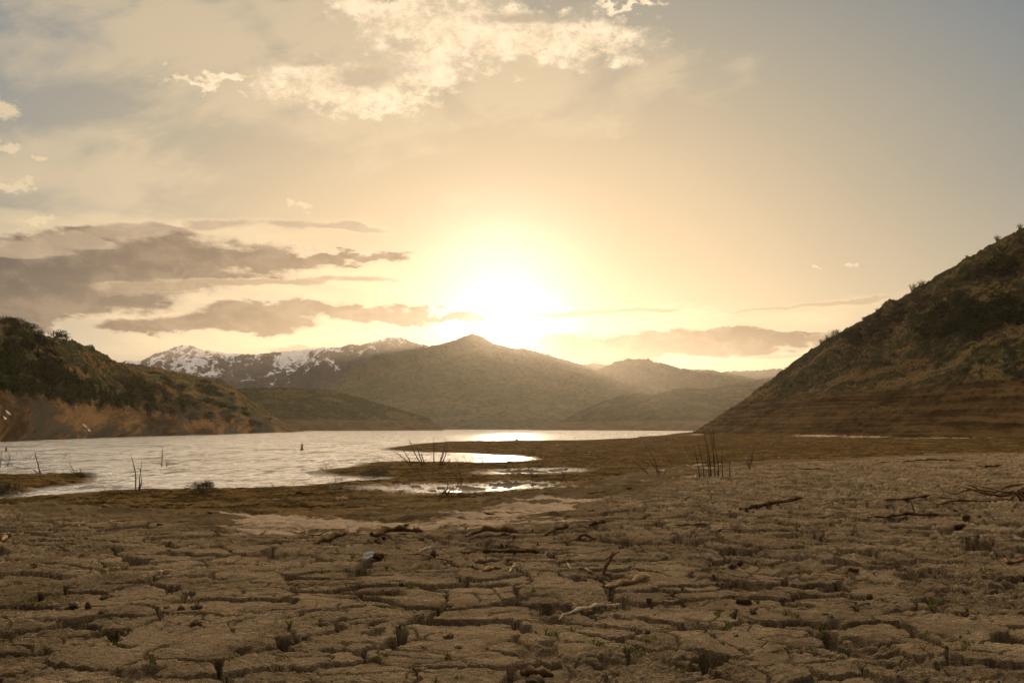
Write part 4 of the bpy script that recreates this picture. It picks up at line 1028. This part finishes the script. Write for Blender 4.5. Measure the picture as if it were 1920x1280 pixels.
# ---------------------------------------------------------------- marker buoys on the lake
def ring(mb, prof, n=20):
    b0 = len(mb.v)
    for (r_, z_) in prof:
        for k_ in range(n): mb.v.append((r_ * math.cos(6.28318 * k_ / n), r_ * math.sin(6.28318 * k_ / n), z_))
    for i in range(len(prof) - 1):
        for k_ in range(n):
            mb.f.append((b0 + i * n + k_, b0 + i * n + (k_ + 1) % n, b0 + (i + 1) * n + (k_ + 1) % n, b0 + (i + 1) * n + k_))
x, y = on_z(566, 843.5); k = y / FPX
bu = thing('marker_buoy', (x, y, 0), "dark marker buoy floating on the open lake with a round collar at the waterline", 'buoy')
mb = MB(); ring(mb, [(0, -.2), (3.3 * k, -.2), (3.6 * k, 0.3 * k), (3.3 * k, 1.8 * k), (1.9 * k, 2.3 * k), (0, 2.3 * k)]); mb.build('collar', M_steel, bu)
mb = MB(); ring(mb, [(1.8 * k, 2.3 * k), (1.8 * k, 10.0 * k), (1.5 * k, 10.6 * k), (0, 10.7 * k)]); cy_ = mb.build('pillar', M_steel, bu)
mb = MB(); ring(mb, [(1.84 * k, 5.6 * k), (1.84 * k, 7.2 * k)]); mb.build('band', M_buoyo, cy_)
mb = MB(); ring(mb, [(0.5 * k, 10.7 * k), (0.8 * k, 11.3 * k), (0.5 * k, 11.9 * k), (0, 12 * k)], 10); mb.build('cap', M_steel, bu)
x, y = on_z(11, 846); k = y / FPX
bu = thing('marker_buoy', (x, y, 0), "short orange brown marker buoy at the left edge of the lake", 'buoy')
mb = MB(); ring(mb, [(0, -.2), (1.7 * k, -.2), (1.7 * k, 7.6 * k), (1.4 * k, 8.2 * k), (0, 8.3 * k)]); cy_ = mb.build('pillar', M_buoyo, bu)
mb = MB(); ring(mb, [(1.73 * k, 4.9 * k), (1.73 * k, 6.2 * k)]); mb.build('band', M_buoyw, cy_)

# ---------------------------------------------------------------- conifers and scrub on the hills
def conifer(seed, h=6.0, w=1.5):
    global rng
    keep = rng; rng = random.Random(seed)
    t = MB(); t.tube([(0, 0, -.4), (0.03, 0, h * .5), (0, 0.02, h * .97)], [h * .028, h * .018, h * .004], 6)
    c = MB(); tiers = 17
    for i in range(tiers):
        f = i / (tiers - 1); z0 = h * (.07 + .9 * f); r_ = w * (1 - f) ** .8 * rng.uniform(.75, 1.15) + .06
        nb = int(6 + 9 * (1 - f))
        for b_ in range(nb):
            a = rng.uniform(0, 6.28); rb = r_ * rng.uniform(.6, 1.12)
            if rng.random() < .12: continue
            for q in range(9):
                s = (q + rng.random()) / 9
                p = (math.cos(a) * rb * s + rng.uniform(-.1, .1), math.sin(a) * rb * s + rng.uniform(-.1, .1), z0 - .22 * rb * s + .1 * rb * s * s + rng.uniform(-.06, .06))
                c.leaf(p, (math.cos(a) + rng.uniform(-.8, .8), math.sin(a) + rng.uniform(-.8, .8), rng.uniform(-.2, .75)), .13, .42)
    rng = keep
    root = thing('conifer_tree', (0, 0, 0), '', 'tree')
    t.build('trunk', M_bark, root); c.build('crown', M_conif, root)
    return root
protos = [conifer(s, h, w) for s, h, w in ((1, 6.0, 1.45), (2, 6.5, 1.35), (3, 5.2, 1.5), (4, 7.0, 1.7))]
used = set()
def plant_tree(px, py, hpx, label, group, hill_='left_hill'):
    x, y, z = on_hill(hill_, px, py)
    i = rng.randrange(4); h0 = (6.0, 6.5, 5.2, 7.0)[i]
    if i in used: o = copy_tree(protos[i])
    else: o = protos[i]; used.add(i)
    s = hpx * y / FPX / h0
    o.location = (x, y, z - .2); o.scale = (s * rng.uniform(.85, 1.15), s, s); o.rotation_euler = (0, 0, rng.uniform(0, 6.28))
    o['label'] = label; o['category'] = 'tree'
    if group: o['group'] = group
for px, py, h, lab in ((12, 694, 56, "tallest green conifer near the left edge, half way up the left hill"), (2, 730, 52, "bright green conifer cut by the left edge above the bare bank"),
                       (160, 700, 22, "dark rounded conifer standing out against the brown slope")):
    plant_tree(px, py, h, lab, None)
tl_ = [(26, 700, 34), (28, 725, 30), (52, 705, 30), (70, 672, 22), (62, 712, 32), (75, 702, 26), (56, 735, 26), (78, 720, 24), (108, 716, 26), (114, 700, 22), (122, 722, 26), (131, 728, 24), (138, 718, 24), (146, 730, 26),
       (154, 738, 24), (163, 745, 24), (172, 730, 20), (176, 748, 26), (188, 742, 26), (198, 746, 22), (206, 752, 24), (215, 748, 22), (224, 757, 22), (236, 760, 22), (247, 762, 20), (258, 764, 18), (168, 760, 22), (190, 762, 20), (150, 755, 20),
       (36, 690, 26), (46, 680, 22), (88, 735, 20), (96, 745, 22), (120, 745, 20), (184, 726, 18), (20, 665, 20), (8, 650, 18), (140, 705, 18), (128, 700, 18), (230, 742, 16), (60, 690, 20), (84, 690, 18), (98, 722, 20), (10, 672, 24)]
for (px, py, h) in tl_: plant_tree(px, py, h, "small dark green conifer in the wood on the left hillside", 'conifers on the left hillside')

S_bush = [bush_mesh(420, 1.6, 1.3, .11, .30, M_bush, s) for s in (11, 12, 13)]
S_grey = [bush_mesh(420, 1.6, 1.1, .09, .28, M_bush2, s) for s in (14, 15)]
S_sage = [bush_mesh(380, 1.3, 0.9, .09, .24, M_sage, s) for s in (16, 17)]
S_twig = [bush_mesh(46, 1.8, 2.2, .035, .3, W_stem, s, twiggy=True) for s in (18, 19)]
S_straw = [bush_mesh(500, 1.0, 0.55, .03, .26, M_straw, s) for s in (20, 21)]
def scatter(hill_, poly, n, meshes, name, label, cat, group, smin, smax, tall=1.0):
    xs = [p[0] for p in poly]; ys = [p[1] for p in poly]; c = 0; tries = 0
    while c < n and tries < n * 30:
        tries += 1
        px = rng.uniform(min(xs), max(xs)); py = rng.uniform(min(ys), max(ys))
        if not bool(inside(np.array([px]), np.array([py]), poly)[0]): continue
        x, y, z = on_hill(hill_, px, py); s = rng.uniform(smin, smax)
        q_ = (px - min(xs)) / (max(xs) - min(xs)); v_ = (py - min(ys)) / (max(ys) - min(ys))
        if n > 20: w_ = (' towards its left' if q_ < .33 else ' in its middle' if q_ < .66 else ' towards its right'), (', higher up' if v_ < .5 else ', lower down')
        else: w_ = ('', '')
        one(name, rng.choice(meshes), (x, y, z - .12 * s), label + w_[0] + w_[1], cat, group + w_[0] + w_[1], (s * rng.uniform(.9, 1.4), s, s * tall))
        c += 1
scatter('left_hill', [(-5, 612), (60, 628), (90, 645), (130, 700), (250, 765), (200, 770), (60, 745), (-5, 735)], 110, S_bush, 'scrub_bush', "dark green scrub bush on the left hillside", 'bush', 'scrub on the left hillside', 1.3, 2.8)
scatter('left_hill', [(170, 690), (260, 710), (330, 745), (460, 790), (500, 800), (330, 785), (230, 760)], 60, S_bush + S_grey, 'scrub_bush', "olive bush on the lower tail of the left hill", 'bush', 'scrub on the tail of the left hill', 1.8, 4.2, .8)
scatter('left_spur', [(270, 700), (400, 712), (470, 760), (520, 795), (400, 770), (300, 730)], 30, S_bush, 'scrub_bush', "dark bush on the far shoulder of the left hill", 'bush', 'scrub on the far shoulder of the left hill', 2.5, 5.0, .7)
for px, py, s, lab in ((8, 606, 2.6, "first bushy juniper on the crest of the left hill from the left edge"), (20, 606, 2.3, "second bushy juniper on the left crest"), (31, 609, 2.4, "third bushy juniper on the left crest"), (45, 616, 2.4, "rounded juniper leaning out on the left crest"),
                   (57, 621, 2.8, "broad juniper at the shoulder of the left crest"), (74, 629, 2.0, "small bush below the broad juniper on the left crest"), (111, 638, 3.4, "wide dark bush with a pointed top on the brown crest"), (170, 654, 1.6, "wispy bush on the descending left crest")):
    x, y, z = on_hill('left_hill', px, py)
    one('juniper_bush', S_bush[rng.randrange(3)], (x, y, z - .2), lab, 'bush', s=(s * 1.1, s, s * .95))
# right hill
scatter('right_hill', [(1715, 600), (1760, 575), (1880, 560), (1925, 560), (1925, 610), (1860, 625), (1790, 640), (1730, 625)], 75, S_bush, 'scrub_bush', "dark bush in the brush hollow of the right hill", 'bush', 'thick brush in the hollow of the right hill', 1.4, 2.6, .8)
scatter('right_hill', [(1545, 665), (1600, 615), (1680, 570), (1740, 550), (1840, 505), (1900, 490), (1920, 520), (1800, 560), (1720, 590), (1640, 640), (1580, 680)], 95, S_grey, 'grey_bush', "leafless grey bush on the upper right hill", 'bush', 'leafless bushes on the right hill', .8, 1.9, .75)
scatter('right_hill', [(1845, 505), (1870, 492), (1905, 494), (1905, 512), (1850, 520)], 12, S_bush, 'scrub_bush', "dark bush in the patch above the straw tufts on the right hill", 'bush', 'dark bushes above the straw tufts', 1.2, 2.0, .8)
scatter('right_spur', [(1850, 640), (1925, 615), (1925, 720), (1860, 680), (1840, 665)], 40, S_sage, 'sagebrush', "pale grey green sagebrush on the near spur", 'bush', 'sagebrush on the near spur', .7, 1.3, .8)
scatter('right_hill', [(1300, 805), (1420, 745), (1530, 690), (1600, 700), (1500, 760), (1380, 800)], 26, S_grey, 'grey_bush', "low brown bush on the right hill's flank", 'bush', 'low bushes on the flank of the right hill', .5, 1.0, .6)
for px, py, s, lab in ((1551, 638, 1.15, "tall bare shrub on the right hill's skyline, first above the gap"), (1562, 632, 1.3, "tallest bare shrub in the skyline row low on the right hill"), (1571, 628, 1.1, "third bare shrub in the low skyline row of the right hill"), (1541, 645, .9, "lowest bare shrub in the skyline row of the right hill"),
                   (1713, 545, 1.3, "bare shrub with spread twigs on the middle skyline of the right hill"), (1727, 538, 1.3, "rounded dense shrub beside the spread one on the middle skyline"), (1658, 577, .8, "small bare shrub on the skyline between the two larger rows"), (1645, 584, .7, "smaller bare shrub left of the one between the rows"),
                   (1620, 600, .65, "little bare shrub on the lower middle skyline"), (1812, 482, .5, "tiny tuft-like shrub high on the skyline"), (1871, 450, 1.0, "wispy bare shrub near the top right of the skyline"), (1912, 429, .9, "bare shrub where the skyline meets the right edge")):
    x, y, z = on_hill('right_hill', px, py)
    one('bare_shrub', S_twig[rng.randrange(2)], (x, y, z - .15), lab, 'shrub', s=(s, s, s * .85))
for i, (px, py, s) in enumerate(((1847, 536, 1.3), (1862, 539, 1.2), (1878, 535, 1.3), (1859, 548, 1.1), (1868, 553, 1.1), (1885, 551, 1.3), (1900, 546, 1.3), (1868, 532, 1.1), (1831, 532, 1.1), (1912, 512, 1.2), (1883, 558, .8), (1840, 527, .8), (1918, 502, 1.2))):
    x, y, z = on_hill('right_hill', px, py)
    one('straw_tuft', S_straw[i % 2], (x, y, z - .05), "pale yellow straw tuft on the dark upper slope of the right hill", 'grass tuft', 'straw tufts on the right hill', s)
x, y, z = on_hill('right_hill', 1841, 565)
one('straw_tuft', S_straw[0], (x, y, z - .05), "largest pale straw tuft, alone below the others on the right hill", 'grass tuft', s=1.9)

# ground cover nobody could count: one object per hill
def cover(name, hill_, poly, n, lw, ll, mat, label, per=9):
    global rng
    mb = MB(); X_, Y_, Z_ = None, None, None
    on_hill(hill_, 0, 0); X_, Y_, Z_, PX, PY = _HP[hill_]
    m = inside(PX, PY, poly); idx = np.nonzero(m.ravel())[0]
    if len(idx) == 0: return
    X_, Y_, Z_ = X_.ravel(), Y_.ravel(), Z_.ravel()
    nz_ = fbm(X_[idx] * 0.08, Y_[idx] * 0.05, 3, 321)
    idx = idx[nz_ > -0.12]
    for _ in range(n):
        i = idx[rng.randrange(len(idx))]
        p = Vector((X_[i] + rng.uniform(-.5, .5), Y_[i] + rng.uniform(-.5, .5), Z_[i] - .05))
        for q in range(per):
            mb.leaf(p + Vector((rng.uniform(-.3, .3), rng.uniform(-.3, .3), 0)) * ll * 2, (rng.uniform(-.8, .8), rng.uniform(-.8, .8), 1), lw, ll * rng.uniform(.5, 1.2))
    mb.build(name, mat, smooth=False, label=label, category='ground cover', kind='stuff')
cover('dry_grass', 'right_hill', [(1545, 712), (1600, 700), (1660, 690), (1700, 676), (1745, 676), (1720, 700), (1680, 715), (1600, 722)], 900, .10, .75, M_straw, "patch of pale dry grass on the lower face of the right hill")
cover('dry_grass', 'right_hill', [(1405, 748), (1430, 732), (1462, 720), (1462, 730), (1430, 746), (1408, 752)], 220, .12, .8, M_straw, "narrow lit streak of dry grass near the skyline of the right hill")
cover('low_scrub', 'right_hill', [(1400, 745), (1500, 672), (1600, 615), (1760, 520), (1925, 430), (1925, 620), (1700, 700), (1560, 700), (1450, 760)], 6000, .16, .55, M_bush2, "thin brown scrub over the upper right hill", 6)
cover('low_scrub', 'left_hill', [(-10, 600), (100, 640), (200, 672), (320, 735), (470, 790), (480, 800), (250, 775), (-10, 740)], 2600, .16, .7, M_bush, "low dark scrub over the left hillside", 6)
cover('low_scrub', 'right_spur', [(1700, 720), (1800, 660), (1925, 600), (1925, 740), (1750, 760)], 1200, .06, .3, M_bush2, "thin scrub and stones over the near spur", 5)

# last snow in the shade of the left bank
for px, py, w, h, lab in ((156, 796, 1.9, 1.0, "white patch of old snow in a gully low on the left bank"), (165, 806, 1.1, .6, "smaller snow patch just below the first one on the left bank"), (12, 773, 1.5, 1.1, "snow patch on the left bank at the left edge"), (7, 783, .8, .4, "tiny snow patch below the one at the left edge")):
    x, y, z = on_hill('left_hill', px, py)
    me = CL[3].copy(); me.materials.append(M_snow)
    o = link('snow_patch', me, label=lab, category='snow'); o.location = (x, y, z); o.scale = (w * .8, .5, h * .3); o.rotation_euler = (.3, .6, 0)

# ---------------------------------------------------------------- the air
MH = bpy.data.materials.new("evening_air"); MH.use_nodes = True
nt = MH.node_tree; nt.nodes.clear()
vol = nt.nodes.new('ShaderNodeVolumePrincipled'); mo = nt.nodes.new('ShaderNodeOutputMaterial')
nt.links.new(vol.outputs[0], mo.inputs['Volume'])
vol.inputs['Color'].default_value = (0.95, 0.86, 0.76, 1)
vol.inputs['Density'].default_value = 0.000020
vol.inputs['Anisotropy'].default_value = 0.74
bx0, bx1, by0, by1, bz0, bz1 = -9600, 9600, -9600, 9600, -6.0, 690.0
vs = [(x, y, z) for z in (bz0, bz1) for y in (by0, by1) for x in (bx0, bx1)]
fs = [(0, 2, 3, 1), (4, 5, 7, 6), (0, 1, 5, 4), (2, 6, 7, 3), (0, 4, 6, 2), (1, 3, 7, 5)]
me = new_mesh("haze", vs, fs, MH, smooth=False)
link("haze", me, kind='stuff')
